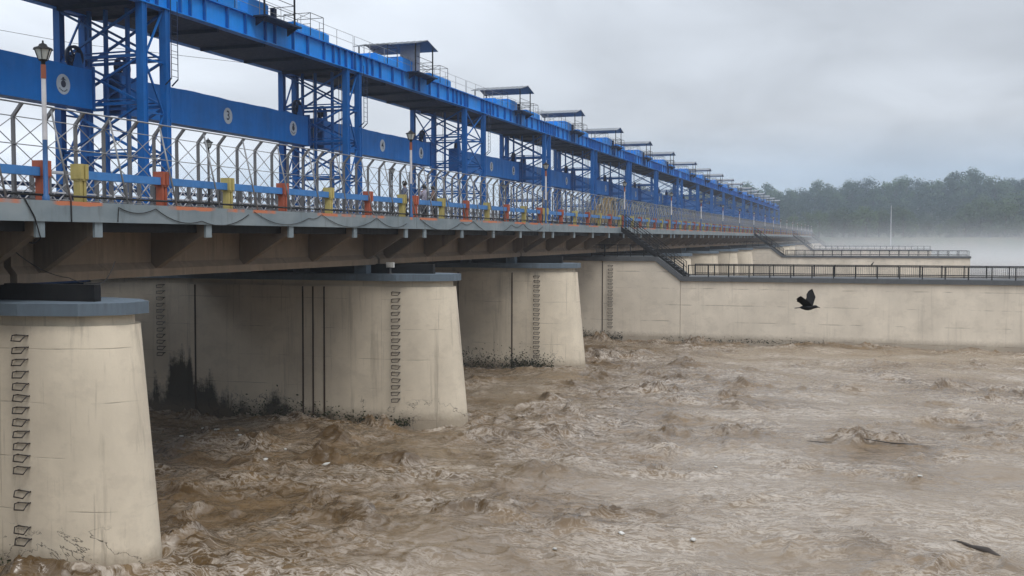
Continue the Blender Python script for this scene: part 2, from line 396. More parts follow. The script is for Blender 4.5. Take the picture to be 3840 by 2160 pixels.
# ------------------------------------------------------------------ water, far bank, terrain
def grid_mesh(x0, x1, nx, y0, y1, ny):
    X, Y = np.meshgrid(np.linspace(x0, x1, nx), np.linspace(y0, y1, ny))
    i = np.arange(nx * ny).reshape(ny, nx)
    F = np.stack([i[:-1, :-1], i[:-1, 1:], i[1:, 1:], i[1:, :-1]], -1).reshape(-1, 4)
    return X.ravel(), Y.ravel(), F
Vs, Fs, Fo, Fc, base = [], [], [], [], 0
XA, XB, YA, YB = -36, 13, 17, 82
for (x0, x1, nx, y0, y1, ny) in ((XA, XB, 760, YA, YB, 620),
                                 (XA, XB, 120, YB, 470, 330), (XB, 420, 130, -60, 470, 220), (-420, XA, 70, -60, 470, 100), (XA, XB, 60, -60, YA, 50)):
    X, Y, F = grid_mesh(x0, x1, nx, y0, y1, ny)
    h, fo, cr = water_height(X, Y)
    if nx != 760:
        h = perlin(X / 7.5, Y / 6, 1) * .3 + perlin(X / 3.4, Y / 3, 2) * .16 - .12
    Vs.append(np.stack([X, Y, h + WATER], -1)); Fs.append(F + base); Fo.append(fo); Fc.append(cr); base += len(X)
V = np.concatenate(Vs); F = np.concatenate(Fs); FO = np.concatenate(Fo)
def np_mesh(name, V, F, mat, smooth=True):
    me = bpy.data.meshes.new(name); n = F.shape[1]
    me.vertices.add(len(V)); me.vertices.foreach_set('co', V.astype(np.float32).ravel())
    me.loops.add(F.size); me.loops.foreach_set('vertex_index', F.astype(np.int32).ravel())
    me.polygons.add(len(F)); me.polygons.foreach_set('loop_start', np.arange(0, F.size, n, dtype=np.int32))
    me.polygons.foreach_set('use_smooth', np.full(len(F), smooth))
    me.update(calc_edges=True); me.materials.append(mat); return me
me = np_mesh('water', V, F, m_water)
for nm_, ar in (('turb', FO), ('crest', np.concatenate(Fc))):
    a = me.attributes.new(nm_, 'FLOAT', 'POINT'); a.data.foreach_set('value', ar.astype(np.float32))
tag(put('water', me), 'turbulent brown flood water with grey foam streaks below the barrage', None, None, 'structure')

def ground_h(X, Y):
    t = np.clip((Y - 436 - 6 * perlin(X / 60, Y / 60, 21)) / 8, 0, 1); s = t * t * (3 - 2 * t)
    hill = np.clip((Y - 455) / 60, 0, 1); hill = hill * hill * (3 - 2 * hill)
    return -10 + 10.3 * s + hill * (12.0 + 2.5 * perlin(X / 40, Y / 40, 22) + np.clip((X + 10) / 60, -.3, 1) * 3.0) + np.clip((Y - 520) / 500, 0, 1) * 6
X, Y, F = grid_mesh(-1500, 1500, 260, 428, 2600, 160)
Y = 428 + (Y - 428) * ((Y - 428) / 2172)
tag(put('terrain', np_mesh('terrain', np.stack([X, Y, ground_h(X, Y)], -1), F, m_terrain)), 'low wooded hill of the far bank', None, None, 'structure')

# ------------------------------------------------------------------ layout of the barrage
P = {0: .4, 1: 21.1, 2: 42.1, 3: 62.4, 4: 82.8}
for k in range(5, 20): P[k] = P[k - 1] + 20.5 + (3.5 if (k - 1) in (4, 9, 14) else 0)
P[20] = P[19] + 24.0
DOUBLE = (4, 9, 14, 19)
J = {k: P[k] + (2.0 if k in DOUBLE else 0) for k in P}
NSPAN = 20
XT = -16.55                       # pier nose at cap level
XF = -18.5                       # deck fascia

# ---- piers
def outline(xt, xb, w, nose, n=14):
    pts = [(xb, -w)] + [(xt - nose + nose * math.sin(a), -w * math.cos(a)) for a in [math.pi * i / (2 * n) * 1.0 for i in range(0, n + 1)]]
    pts += [(px, -py) for px, py in reversed(pts[1:-1])] + [(xb, w)]
    return pts
def ring(xt, xb, w, nose, z, n=14): return [(x, y, z) for x, y in outline(xt, xb, w, nose, n)]
def pier_body(mb):
    zs = [-2.07, -3.2, -4.5, -6.0, -7.2, -8.2, -10]
    rings = []
    for z in zs:
        t = (-2.07 - z) / 6.0
        rings.append(ring(XT - .12 + .56 * t, -42, 1.25 + .05 * t, 2.3 + .25 * t, z))
    mb.loft(rings, True, True)
def pier_neck(mb): mb.loft([ring(XT - .25, -41.9, 1.13, 2.2, -2.07), ring(XT - .27, -41.9, 1.13, 2.2, -1.82)], True, True)
def pier_cap(mb):
    o = [(-41.9, -1.5), (XT - 2.2, -1.5), (XT - .8, -1.12), (XT, -.42), (XT, .42), (XT - .8, 1.12), (XT - 2.2, 1.5), (-41.9, 1.5)]
    mb.loft([[(x, y, z) for x, y in o] for z in (-1.82, -1.53)], True)
def rung_fn(mb):
    # stirrup step iron standing 0.17 m off the face
    mb.tube([(-.17, .02, .06), (-.19, -.10, .05), (-.14, -.18, -.07), (.14, -.18, -.07), (.19, -.10, .05), (.17, .02, .06)], .017, 6); mb.tube([(-.17, -.012, .06), (.17, -.012, .06)], .014, 6)
mbr = MB(); rung_fn(mbr); RUNG = mbr.mesh('rung', m_rung)
def ladder(th, x, y, z0, z1, skip=(), tilt=0.0):
    e = bpy.data.objects.new('ladder', None); C.objects.link(e); e.parent = th
    n = int((z0 - z1) / .285)
    for i in range(n):
        if i in skip: continue
        put('rung', RUNG, e, (x - th.location.x + random.uniform(-.01, .01), y - (.0092 * i * .285 * .95 if y < -1 else 0), z0 - i * .285 - th.location.z), (random.uniform(-.06, .06), random.uniform(-.06, .06), random.uniform(-.05, .05)))
pier_labels = {
    1: 'cream concrete pier with cracked base, cut by the picture edge below the bridge',
    2: 'cream concrete pier with step irons and black moss along its water line',
    3: 'cream concrete pier with dark weeds heaped at its foot, next to the divide wall'}
for k in range(1, 20):
    if k in DOUBLE: continue
    lab = pier_labels.get(k, f'pale concrete pier under the bridge, {ORD[k]} pier along from the near bank')
    th = thing('bridge_pier', lab, 'pier', (-29, P[k], -9), 'concrete piers of the barrage')
    cp('pb', 'pier_body', m_pier, th, pier_body)
    cp('pn', 'pier_neck', m_pier, th, pier_neck)
    cp('pc', 'pier_cap', m_cap, th, pier_cap)
    if k <= 8:
        for x in (-20.6, -23.6, -26.6, -29.4):
            for s in (-1, 1):
                cp('bear', 'bearing_block', m_cap, th, lambda mb: mb.box(-29.28, -28.72, -.24, .24, -1.53, -1.16), (x + 29, s * .62 - .3, 0))
        cp('endw', 'diaphragm_wall', m_dark, th, lambda mb: mb.box(-29.8, -17.55, -.12, .12, -1.53, -1.12), (0, -.2, 0))
    if k <= 3:
        ladder(th, XT - 2.3, -1.27, -2.35, -7.5, {1: (12, 15), 2: (17,), 3: ()}[k])
        if k > 1: ladder(th, -30.7, -1.27, -2.2, -5.9)
        # steel grooves of the stop-log slots on the side face
        for gx in ((-22.3, -22.85, -23.35, -28.9) if k == 2 else (-20.45, -24.0)):
            cp('guide', 'slot_guide', m_rustguide, th, lambda mb: mb.loft([[(-29.035, -1.275 - e, z_), (-28.965, -1.275 - e, z_), (-28.965, -1.20, z_), (-29.035, -1.20, z_)] for z_, e in ((-2.1, 0), (-8.2, .055))]), (gx + 29, 0, 0))
    if k == 2:
        th2 = thing('clamp_lamp', 'small white floodlight clamped beside the bearing of the mossy pier', 'floodlight', (-19.2, P[2] - 1.1, -1.53))
        cp('fl1', 'floodlight_body', m_litter, th2, lambda mb: (mb.box(-19.36, -19.04, -.08, .08, -1.25, -1.03), mb.box(-19.28, -19.12, -.12, -.08, -1.22, -1.06)))
        cp('fl2', 'floodlight_bracket', m_galv, th2, lambda mb: (mb.box(-19.23, -19.17, -.03, .03, -1.525, -1.25), mb.box(-19.3, -19.1, -.1, .1, -1.53, -1.5)))

# ---- sluice gates, part raised, between the piers upstream of the road
def gate(mb, Lg):
    mb.box(-35.25, -35.05, 0, Lg, -6.6, 2.1)
    for i in range(7): mb.box(-35.05, -34.65, 0, Lg, -6.4 + i * 1.45, -6.25 + i * 1.45)
for k in range(1, 9):
    ga = P[k] + (5.6 if k in DOUBLE else 1.3); gb_ = P[k + 1] - 1.3
    th = thing('sluice_gate', f'dark steel sluice gate in the shadow behind the bridge, {ORD[k]} bay from the near bank', 'sluice gate', (-35.1, ga, -6.6), 'sluice gates behind the bridge')
    cp(('gate', round(gb_ - ga, 2)), 'gate_leaf', m_machine, th, lambda mb: gate(mb, gb_ - ga))
mb = MB(); mb.prism([(-300, -12), (300, -12), (300, -1.7), (-300, -1.7)], -300, 1.2)
tag(put('near_bank', mb.mesh('near_bank', m_terrain)), 'bank under the viewpoint', None, None, 'structure')

# ---- bridge spans
def span_parts(k):
    y0, y1 = J[k], J[k + 1]; Ls = y1 - y0; q = round(Ls, 2)
    far = k > 9
    lab = f'road bridge span with grey-blue edge beam and cream girders, {ORD[k+1]} span from the near bank'
    th = thing('bridge_span', lab, 'bridge span', (-24.2, y0, -1.15), 'spans of the road bridge')
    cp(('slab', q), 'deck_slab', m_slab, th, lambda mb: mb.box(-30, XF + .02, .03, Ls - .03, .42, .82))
    cp(('road', q), 'road_surface', m_road, th, lambda mb: mb.box(-28.6, -20.3, .03, Ls - .03, .825, .86))
    cp(('walk', q), 'footway', m_coping, th, lambda mb: mb.box(-20.25, XF - .06, .03, Ls - .03, .825, .9))
    cp(('fasc', q), 'fascia', m_fascia, th, lambda mb: (mb.box(XF - .05, XF + .06, .02, Ls - .02, .40, .90),))
    for gx in (-20.6, -23.6, -26.6, -29.4):
        def gird(mb, gx=gx):
            poly = [(gx - .33, -1.15), (gx + .33, -1.15), (gx + .33, -.92), (gx + .14, -.72), (gx + .14, .2), (gx + .3, .415), (gx - .3, .415), (gx - .14, .2), (gx - .14, -.72), (gx - .33, -.92)]
            mb.prism(poly, .12, Ls - .12)
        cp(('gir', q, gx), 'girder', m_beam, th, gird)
    n = 5; ys = [1.0 + (Ls - 2.0) * i / 4 for i in range(5)]
    for yy in ys:
        def br(mb):
            poly = [(XF - .06, .415), (XF - .06, .06), (XF - .25, .02), (-20.44, -1.0), (-20.44, .415)]
            mb.prism(poly, -.13, .13)
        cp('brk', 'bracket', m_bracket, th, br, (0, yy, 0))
        cp('tab', 'bracket_end', m_fascia, th, lambda mb: mb.box(XF - .055, XF + .02, -.14, .14, .02, .398), (0, yy, 0))
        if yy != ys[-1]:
            cp(('shade_band', q), 'shade_band_box', m_dark, th, lambda mb: mb.box(-19.7, XF - .30, .16, (Ls - 2.0) / 4 - .16, .16, .412), (0, yy, 0))  # added dark box, stands in for the band of shade below the slab
        if not far:
            cp('dia', 'cross_beam', m_slab, th, lambda mb: mb.box(-29.25, -20.75, -.12, .12, -.6, .415), (0, yy, 0))
    return th
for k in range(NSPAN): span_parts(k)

# ---- guard rail (blue beam on orange and yellow posts) along the deck edge
def gpost(mb):
    # two pilasters with a slot between them, wider head block over a slimmer shaft
    for s in (-1, 1):
        mb.box(-19.12, -18.80, s * .088 - .058, s * .088 + .058, 1.50, 1.88)
        mb.box(-19.06, -18.85, s * .07 - .045, s * .07 + .045, .9, 1.5)
    mb.box(-19.08, -18.88, -.032, .032, 1.46, 1.86); mb.box(-19.03, -18.91, -.03, .03, .9, 1.46)
    mb.box(-19.09, -18.83, -.13, .13, 1.455, 1.502)
def guard(k):
    y0, y1 = J[k], J[k + 1]; Ls = y1 - y0; q = round(Ls, 2)
    th = thing('guard_rail', f'blue guard rail on alternating orange and yellow posts, {ORD[k+1]} length from the near bank', 'guard rail', (-18.95, y0, .9), 'guard rails on the deck edge')
    ys = [.9 + (Ls - 1.3) * i / 6 for i in range(7)]
    for i, yy in enumerate(ys):
        col = (i % 2 == 0) if k % 2 else (i % 2 == 0)
        mat, nm = ((m_yellow, 'y') if i % 2 == 0 else (m_orange, 'o')) if k % 2 else ((m_orange, 'o') if i % 2 == 0 else (m_yellow, 'y'))
        if k == 0: mat, nm = (m_orange, 'o') if i % 2 == 0 else (m_yellow, 'y')
        cp('gp' + nm, 'rail_post', mat, th, gpost, (0, yy, 0), label='orange painted rail post' if nm == 'o' else 'yellow painted rail post')
    gap = ys[1] - ys[0]
    for i in range(6):
        cp(('gb', q), 'rail_beam', m_railblue, th, lambda mb: mb.box(-19.03, -18.87, .148, gap - .148, 1.505, 1.715), (0, ys[i], 0))
    cp(('gpipe', q), 'lower_pipe', m_rubber, th, lambda mb: mb.tube([(-18.72, .1, 1.04), (-18.72, Ls - .1, 1.04)], .032, 6))
for k in range(NSPAN): guard(k)

# ---- mesh fence with cranked posts
NP = 20
def f_post(mb):
    mb.bar((-19.25, 0, .9), (-19.25, 0, 2.93), .07, .075); mb.bar((-19.25, 0, 2.9), (-18.98, 0, 3.2), .065, .075)
def f_strut(mb): mb.tube([(-18.50, 0, .9), (-18.98, -.08, 3.12)], .025, 6)
def f_x(mb, w):
    for z0, z1 in ((.98, 1.6), (1.62, 2.24), (2.26, 2.88)):
        mb.bar((-19.22, .05, z0), (-19.22, w - .05, z1), .018); mb.bar((-19.235, .05, z1), (-19.235, w - .05, z0), .018)
def fence(k):
    y0, y1 = J[k], J[k + 1]; Ls = y1 - y0; q = round(Ls, 2); w = Ls / NP
    th = thing('mesh_fence', f'tall grey fence with cranked posts and crossed braces, {ORD[k+1]} length from the near bank', 'fence', (-19.25, y0, .9), 'fences along the deck')
    near = k <= 4
    for nm, z, r, m, x in (('top_rail', 3.2, .022, m_silver, -18.97), ('rail', 2.9, .013, m_wire, -19.2), ('rail', 2.25, .013, m_wire, -19.2), ('rail', 1.61, .013, m_wire, -19.2), ('rail', .96, .015, m_wire, -19.2)):
        cp(('fr', q, z), nm, m, th, lambda mb, z=z, r=r, x=x: mb.tube([(x, .02, z), (x, Ls - .02, z)], r, 6))
    if near:
        for i in range(NP):
            cp('fp', 'fence_post', m_galv, th, f_post, (0, i * w + .06, 0))
            cp(('fx', q), 'cross_brace', m_wire, th, lambda mb: f_x(mb, w), (0, i * w + .06, 0))
            if i % 2 == 0: cp('fs', 'strut', m_silver, th, f_strut, (0, i * w + .06, 0))
    else:
        def rep(fn, st):
            def g(mb):
                for i in range(0, NP, st):
                    b = len(mb.v); fn(mb)
                    for j in range(b, len(mb.v)): mb.v[j] = (mb.v[j][0], mb.v[j][1] + i * w + .06, mb.v[j][2])
            return g
        cp(('ffp', q), 'fence_posts', m_galv, th, rep(f_post, 1), kind='stuff')
        cp(('ffx', q), 'cross_braces', m_wire, th, rep(lambda mb: f_x(mb, w), 1), kind='stuff')
        cp(('ffs', q), 'struts', m_silver, th, rep(f_strut, 2), kind='stuff')
for k in range(NSPAN): fence(k)

# ---- low lattice parapet on the upstream side of the road
def lattice(k):
    y0, y1 = J[k], J[k + 1]; Ls = y1 - y0; q = round(Ls, 2); n = 24; w = Ls / n
    th = thing('lattice_parapet', f'low white lattice parapet across the roadway, {ORD[k+1]} length from the near bank', 'parapet', (-29.5, y0, .82), 'lattice parapets across the road')
    cp(('lr', q), 'parapet_rail', m_lattice, th, lambda mb: (mb.box(-29.56, -29.44, .02, Ls - .02, 2.5, 2.58), mb.box(-29.56, -29.44, .02, Ls - .02, 1.72, 1.78), mb.box(-29.56, -29.44, .02, Ls - .02, 1.0, 1.08)))
    if k < 4:
        for i in range(n):
            cp('lp', 'parapet_post', m_galv, th, lambda mb: mb.box(-29.58, -29.42, -.05, .05, .82, 2.62), (0, i * w + .1, 0))
            cp(('lx', q), 'lattice_panel', m_lattice, th, lambda mb: [(mb.bar((-29.5, .07, z0), (-29.5, w - .07, z1), .035), mb.bar((-29.52, .07, z1), (-29.52, w - .07, z0), .035)) for z0, z1 in ((1.08, 1.72), (1.78, 2.5))], (0, i * w + .1, 0))
for k in range(12): lattice(k)

# ---- street lamps on the deck edge and across the road
def lamp(x, y, lab, grp, small=False, sc=1.0):
    th = thing('street_lamp', lab, 'street lamp', (x, y, .9), grp)
    t = 'far' if small else 'near'
    cp(('lam1', t), 'pole', m_lampblue if not small else m_dark, th, lambda mb: mb.lathe([(.09, .9), (.09, 1.0), (.058, 1.05), (.055, 2.35)], 10, x))
    cp(('lam2', t), 'pole_sleeve', m_white if not small else m_galv, th, lambda mb: mb.lathe([(.057, 2.35), (.053, 3.8)], 10, x))
    cp(('lam3', t), 'pole_band', m_band if not small else m_dark, th, lambda mb: mb.lathe([(.062, 3.8), (.058, 4.13)], 10, x))
    h = cp(('lam4', t), 'lantern', m_dark, th, lambda mb: (mb.lathe([(.05, 4.13), (.05, 4.2), (.11, 4.23), (.11, 4.25)], 12, x),))
    cp(('lam7', t), 'lantern_cap', m_dark, th, lambda mb: (mb.lathe([(.23, 4.48), (.21, 4.52), (.11, 4.56), (.085, 4.61), (.025, 4.64), (.02, 4.70)], 12, x)))
    cp(('lam5', t), 'lantern_glass', m_glass, th, lambda mb: mb.lathe([(.10, 4.25), (.19, 4.48)], 12, x), parent=None)
    def ribs(mb):
        for i in range(6):
            a = i * math.pi / 3
            mb.bar((x + .115 * math.cos(a), .115 * math.sin(a), 4.25), (x + .197 * math.cos(a), .197 * math.sin(a), 4.48), .016)
    cp(('lam6', t), 'lantern_frame', m_dark, th, ribs)
for k in range(1, 20):
    lamp(-18.62, J[k] - .65 if k == 1 else J[k] - .2, f'banded white and red street lamp with lantern on deck edge, {ORD[k]} from the near bank', 'street lamps on the deck edge')
for k in range(2, 12):
    lamp(-29.3, J[k] + .5, f'dark lantern lamp post across the road, {ORD[k-1]} one seen through the fence', 'lamps across the road', True)

# ---- gantry towers
XR, XL = -31.9, -36.6
ZT = 10.9
def tower(k):
    dbl = k in DOUBLE
    yc = P[k] + (2.3 if dbl else 0); hd = 2.3 if dbl else .85; q = 'd' if dbl else 's'
    lab = f'blue steel gantry tower with crossed bracing, {ORD[k-1]} tower seen along the barrage'
    th = thing('gantry_tower', lab, 'gantry tower', (-34.25, yc, -1.6), 'gantry towers of the barrage')
    near = k <= 7
    def column(mb):
        # channel section column: two flanges and a web
        mb.box(-34.25 - .19, -34.25 + .19, -.17, -.13, -1.6, ZT); mb.box(-34.25 - .19, -34.25 + .19, .13, .17, -1.6, ZT)
        mb.box(-34.25 - .17, -34.25 + .15, -.131, .131, -1.6, ZT - .01)
    for x in (XR, XL):
        for s in (-1, 1):
            cp('col', 'column', m_blue2, th, column, (x + 34.25, s * hd, 0))
    lv = [-1.5, 1.6, 3.95, 6.3, 8.5, ZT - .1]
    def side_panel(i, kind):
        z0, z1 = lv[i], lv[i + 1]
        def g(mb):
            if kind == 'x1': mb.bar((XR - .2, -.06, z0 + .08), (XL + .2, -.06, z1 - .08), .12, .10)
            elif kind == 'x2': mb.bar((XL + .2, .06, z0 + .08), (XR - .2, .06, z1 - .08), .12, .10)
            elif kind == 'h': mb.box(XL + .2, XR - .2, -.06, .06, z1 - .07, z1 + .07); mb.box(XL + .2, XR - .2, -.06, .06, z1 + .16, z1 + .22)
        return g
    def lace(x):
        def g(mb):
            n = 4 if not dbl else 4; zs = [1.0 + (ZT - 1.1) * i / n for i in range(n + 1)]
            for i in range(n):
                a, b = (-hd + .15, hd - .15) if i % 2 else (hd - .15, -hd + .15)
                mb.bar((x, a, zs[i]), (x, b, zs[i + 1]), .08, .08)
                if dbl: mb.bar((x - .03, b, zs[i]), (x - .03, a, zs[i + 1]), .08, .08)
                mb.bar((x, -hd + .15, zs[i + 1]), (x, hd - .15, zs[i + 1]), .08, .08)
        return g
    if near:
        for s in (-1, 1):
            for i in range(5):
                for kd in ('x1', 'x2'):
                    cp(('tw', i, kd), 'diagonal_brace', m_blue2, th, side_panel(i, kd), (0, s * hd, 0))
                if i < 4: cp(('tw', i, 'h'), 'strut', m_blue2, th, side_panel(i, 'h'), (0, s * hd, 0))
        # gate guide rails standing inside the tower
        for x in (-35.55, -34.6, -33.35):
            cp('grail', 'guide_rail', m_blue2, th, lambda mb: mb.box(-34.25 - .07, -34.25 + .07, -.09, .09, -1.6, ZT), (x + 34.25, 0, 0))
        for x in (-34.9, -34.75, -33.0, -32.8, -32.65):
            cp('rope', 'hoist_rope', m_silver, th, lambda mb: mb.tube([(-34.25, 0, 1), (-34.25, 0, ZT)], .022, 5), (x + 34.25, .25, 0))
    else:
        def allb(mb):
            for s in (-1, 1):
                for i in range(5):
                    for kd in ('x1', 'x2', 'h'):
                        if kd == 'h' and i == 4: continue
                        t2 = MB(); side_panel(i, kd)(t2)
                        mb.add([(a, b + s * hd, c) for a, b, c in t2.v], t2.f)
        cp(('twall', q), 'bracing', m_blue2, th, allb, kind='stuff')
    for x, nm in ((XR, 'r'), (XL, 'l')):
        cp(('lace', q, nm), 'lacing', m_blue2, th, lace(x))
    # access ladder cage on the outer face
    def cage(mb):
        for yy in (-.25, .25): mb.tube([(XR + .55, yy + hd, 7.6), (XR + .55, yy + hd, ZT + .4)], .022, 5)
        mb.bar((XR + .2, hd - .25, 7.3), (XR + .55, hd - .25, 7.6), .05); mb.bar((XR + .2, hd + .25, 7.3), (XR + .55, hd + .25, 7.6), .05)
        for i in range(11): mb.tube([(XR + .55, hd - .25, 7.7 + i * .3), (XR + .55, hd + .25, 7.7 + i * .3)], .014, 5)
    if near: cp(('cage', q), 'access_ladder', m_machine, th, cage)
for k in range(2, 21): tower(k)

# ---- crane girders per bay, hoist sheds, counterweights
RIBS = [.5, 2.5, 4.2, 6.2, 7.4, 8.2, 9.1, 10.0]
def bay(k):
    a = P[k] + (4.6 if k in DOUBLE else 0); b = P[k + 1]
    if k in DOUBLE: a0 = P[k]
    else: a0 = a
    y0, y1 = a0, b; Ls = y1 - y0; q = round(Ls, 2); mid = (a - a0) + (b - a) / 2
    dist = k >= 11
    lab = f'blue plate girder with vertical ribs above the towers, {ORD[k]} bay from the near bank'
    th = thing('gantry_girder', lab, 'girder', (-34.25, y0, ZT), 'girders of the gantry')
    for x, nm in ((XR, 'f'), (XL, 'b')):
        def beam(mb, x=x):
            mb.box(x - .03, x + .03, .01, Ls - .01, ZT + .04, ZT + 1.16)
            mb.box(x - .24, x + .24, .01, Ls - .01, ZT, ZT + .04); mb.box(x - .24, x + .24, .01, Ls - .01, ZT + 1.16, ZT + 1.2)
        cp(('gb', q, nm), 'plate_girder', m_blue, th, beam)
    cp(('gu', q), 'underside_plate', m_under, th, lambda mb: mb.box(XL + .25, XR - .25, .01, Ls - .01, ZT + .02, ZT + .1))
    cp(('gd', q), 'walkway_plate', m_blue2, th, lambda mb: mb.box(XL - .2, XR + .2, .02, Ls - .02, ZT + 1.205, ZT + 1.24))
    nr = 0
    ribs = [mid + s * r for r in RIBS for s in (-1, 1) if 0.1 < mid + s * r < Ls - .1]
    if k in DOUBLE: ribs += [.4, 3.9]
    if k <= 8:
        for yy in ribs:
            cp('rib', 'web_rib', m_blue2, th, lambda mb: mb.box(XR + .031, XR + .21, -.035, .035, ZT + .045, ZT + 1.155), (0, yy, 0))
    else:
        cp(('ribs', q), 'web_ribs', m_blue2, th, lambda mb: [mb.box(XR + .031, XR + .21, yy - .035, yy + .035, ZT + .045, ZT + 1.155) for yy in ribs], kind='stuff')
    for i in range(5):
        cp('cross', 'cross_member', m_under, th, lambda mb: mb.box(XL + .26, XR - .26, -.07, .07, ZT - .16, ZT + .015), (0, 1.2 + (Ls - 2.4) * i / 4, 0))
    # hand rail above the girder
    def rail(mb):
        n = max(2, int(Ls / 2.05)); x = XR + .15
        for i in range(n + 1):
            yy = .1 + (Ls - .2) * i / n
            mb.tube([(x, yy, ZT + 1.24), (x, yy, ZT + 2.25)], .018, 5)
        for z in (1.75, 2.25): mb.tube([(x, .1, ZT + z), (x, Ls - .1, ZT + z)], .014, 5)
    cp(('hr', q), 'hand_rail', m_wire, th, rail)
    for off, ln, hh, x0, x1 in ((-6.6, 3.6, .55, -33.2, -31.75), (3.0, 3.8, .6, -33.2, -31.75)):
        def cover(mb, ln=ln, hh=hh):
            z = ZT + 1.241
            mb.prism([(-33.3, z), (-31.75, z), (-31.75, z + hh * .75), (-32.0, z + hh), (-33.1, z + hh), (-33.3, z + hh * .75)], 0, ln)
        cp(('cov', ln), 'shaft_cover', m_blue, th, cover, (0, mid + off, 0))
        def frame(mb):
            z = ZT + 1.25
            for x in (-33.5, -31.7):
                for yy in (0, 1.6): mb.tube([(x, yy, z), (x, yy, z + 1.35)], .022, 5)
            for yy in (0, 1.6): mb.tube([(-33.5, yy, z + 1.35), (-31.7, yy, z + 1.35)], .02, 5); mb.tube([(-33.5, yy, z + .7), (-31.7, yy, z + .7)], .016, 5)
            for x in (-33.5, -31.7): mb.tube([(x, 0, z + 1.35), (x, 1.6, z + 1.35)], .02, 5)
            mb.tube([(-33.5, 0, z + .7), (-31.7, 0, z + 1.35)], .016, 5)
        cp('frm', 'guard_frame', m_dark, th, frame, (0, mid + off + 1.4, 0))
    # hoist shed
    lab = f'open hoist shed with grey gable roof on the gantry, {ORD[k]} bay from the near bank'
    if k == 3: lab = 'open hoist shed with grey gable roof and a pale sheet wall'
    s = thing('hoist_shed', lab, 'hoist shed', (-33.4, y0 + mid, ZT + 1.24), 'hoist sheds on the gantry')
    z = ZT + 1.24
    def roof(mb):
        for sg in (-1, 1):
            mb.loft([[(x, 0, 14.62), (x, sg * 1.95, 14.14), (x, sg * 1.95, 14.10), (x, 0, 14.58)] for x in (-36.0, -30.85)])
    def roofribs(mb):
        for sg in (-1, 1):
            for i in range(11):
                x = -35.9 + i * .5; mb.bar((x, 0, 14.63), (x, sg * 1.95, 14.15), .05, .03)
    r_ = cp('rf', 'shed_roof', m_roof, s, roof)
    if k <= 8: cp('rfr', 'roof_seams', m_roof, s, roofribs, parent=r_, kind='stuff')
    for x in (-35.7, -31.15):
        for yy in (-1.6, 1.6):
            cp('shp', 'shed_post', m_dark, s, lambda mb: mb.box(-33.44, -33.36, -.04, .04, z, 14.18), (x + 33.4, yy, 0))
    cp('shr', 'shed_rail', m_dark, s, lambda mb: [mb.tube([(-31.1, yy, zz), (-35.7, yy, zz)], .02, 5) for yy in (1.55,) for zz in (12.75, 13.25)] + [mb.tube([(-31.12, -1.6, zz), (-31.12, 1.6, zz)], .02, 5) for zz in (12.75, 13.25)])
    cp('plat', 'shed_platform', m_machine, s, lambda mb: (mb.box(-31.7, -30.85, -1.9, 1.9, z - .12, z - .03), mb.prism([(-31.66, z - .121), (-30.95, z - .121), (-31.66, z - .55)], -1.7, -1.6), mb.prism([(-31.66, z - .121), (-30.95, z - .121), (-31.66, z - .55)], 1.6, 1.7)))
    def hoist(mb):
        mb.prism([(-34.6, z), (-32.1, z), (-32.1, z + .95), (-32.3, z + 1.1), (-34.4, z + 1.1), (-34.6, z + .95)], -1.75, .35)
    cp('hb', 'hoist_box', m_blue, s, hoist)
    def motor(mb):
        mb.loft([[(-33.0 + .28 * math.cos(t * math.pi / 6), yy, z + .42 + .28 * math.sin(t * math.pi / 6)) for t in range(12)] for yy in (.5, 1.3)], True, True)
        mb.box(-33.2, -32.8, .55, 1.25, z, z + .2)
    cp('mot', 'hoist_motor', m_machine, s, motor)
    cp('ctl', 'control_box', m_machine, s, lambda mb: mb.box(-32.2, -31.95, .7, 1.0, z, z + .9))
    if k == 3:
        cp('sht', 'sheet_wall', m_sheet, s, lambda mb: mb.box(-33.1, -31.5, -.62, -.58, z + .3, 14.35), (0, .6, 0))
    # counterweight box with its sheaves
    ca, cb = a + .9, b - .9; CL = cb - ca; q2 = round(CL, 2)
    lab = f'long blue counterweight box, white disc numbered {NUM[k+1]}, {ORD[k]} bay from the near bank' if k <= 9 else f'hazy blue counterweight box low between far towers, {ORD[k]} bay from the near bank'
    w = thing('counterweight', lab, 'counterweight', (-35.0, ca, 6.06), 'counterweight boxes between the towers')
    def cbox(mb):
        n = 24; top = [7.92 + .014 * math.sin(i * 1.9) + .018 * math.sin(i * .7 + k) for i in range(n + 1)]
        rings = [[(-35.45, CL * i / n, 6.06), (-34.6, CL * i / n, 6.06), (-34.6, CL * i / n, top[i]), (-35.45, CL * i / n, top[i] + .02)] for i in range(n + 1)]
        mb.loft(rings)
    cp(('cb', q2, k % 3), 'weight_box', m_bluew, w, cbox)
    if k <= 8:
        for yy in (.05, CL - .05):
            cp('cend', 'end_plate', m_blue2, w, lambda mb: mb.box(-35.55, -34.5, -.05, .05, 6.0, 8.05), (0, yy, 0))
    for e, yy in enumerate((.75, CL - .8)):
        def wheel(mb):
            n = 20
            for r0, r1, x0, x1 in ((.42, .54, -.09, .09), (.06, .12, -.12, .12)):
                rings = []
                for (r, x) in ((r0, x0), (r1, x0), (r1, x1), (r0, x1), (r0, x0)):
                    rings.append([(-35 + x, r * math.cos(2 * math.pi * i / n), 8.42 + r * math.sin(2 * math.pi * i / n)) for i in range(n)])
                mb.loft(rings, False, True)
            for i in range(6):
                a_ = i * math.pi / 3
                mb.bar((-35, .1 * math.cos(a_), 8.42 + .1 * math.sin(a_)), (-35, .45 * math.cos(a_), 8.42 + .45 * math.sin(a_)), .07)
        cp('shv', 'sheave', m_machine, w, wheel, (0, yy, 0))
        def cheek(mb): mb.loft([[(-35 + t, -.34, 7.9), (-35 + t, .34, 7.9), (-35 + t, .12, 8.6), (-35 + t, -.12, 8.6)] for t in (-.025, .025)])
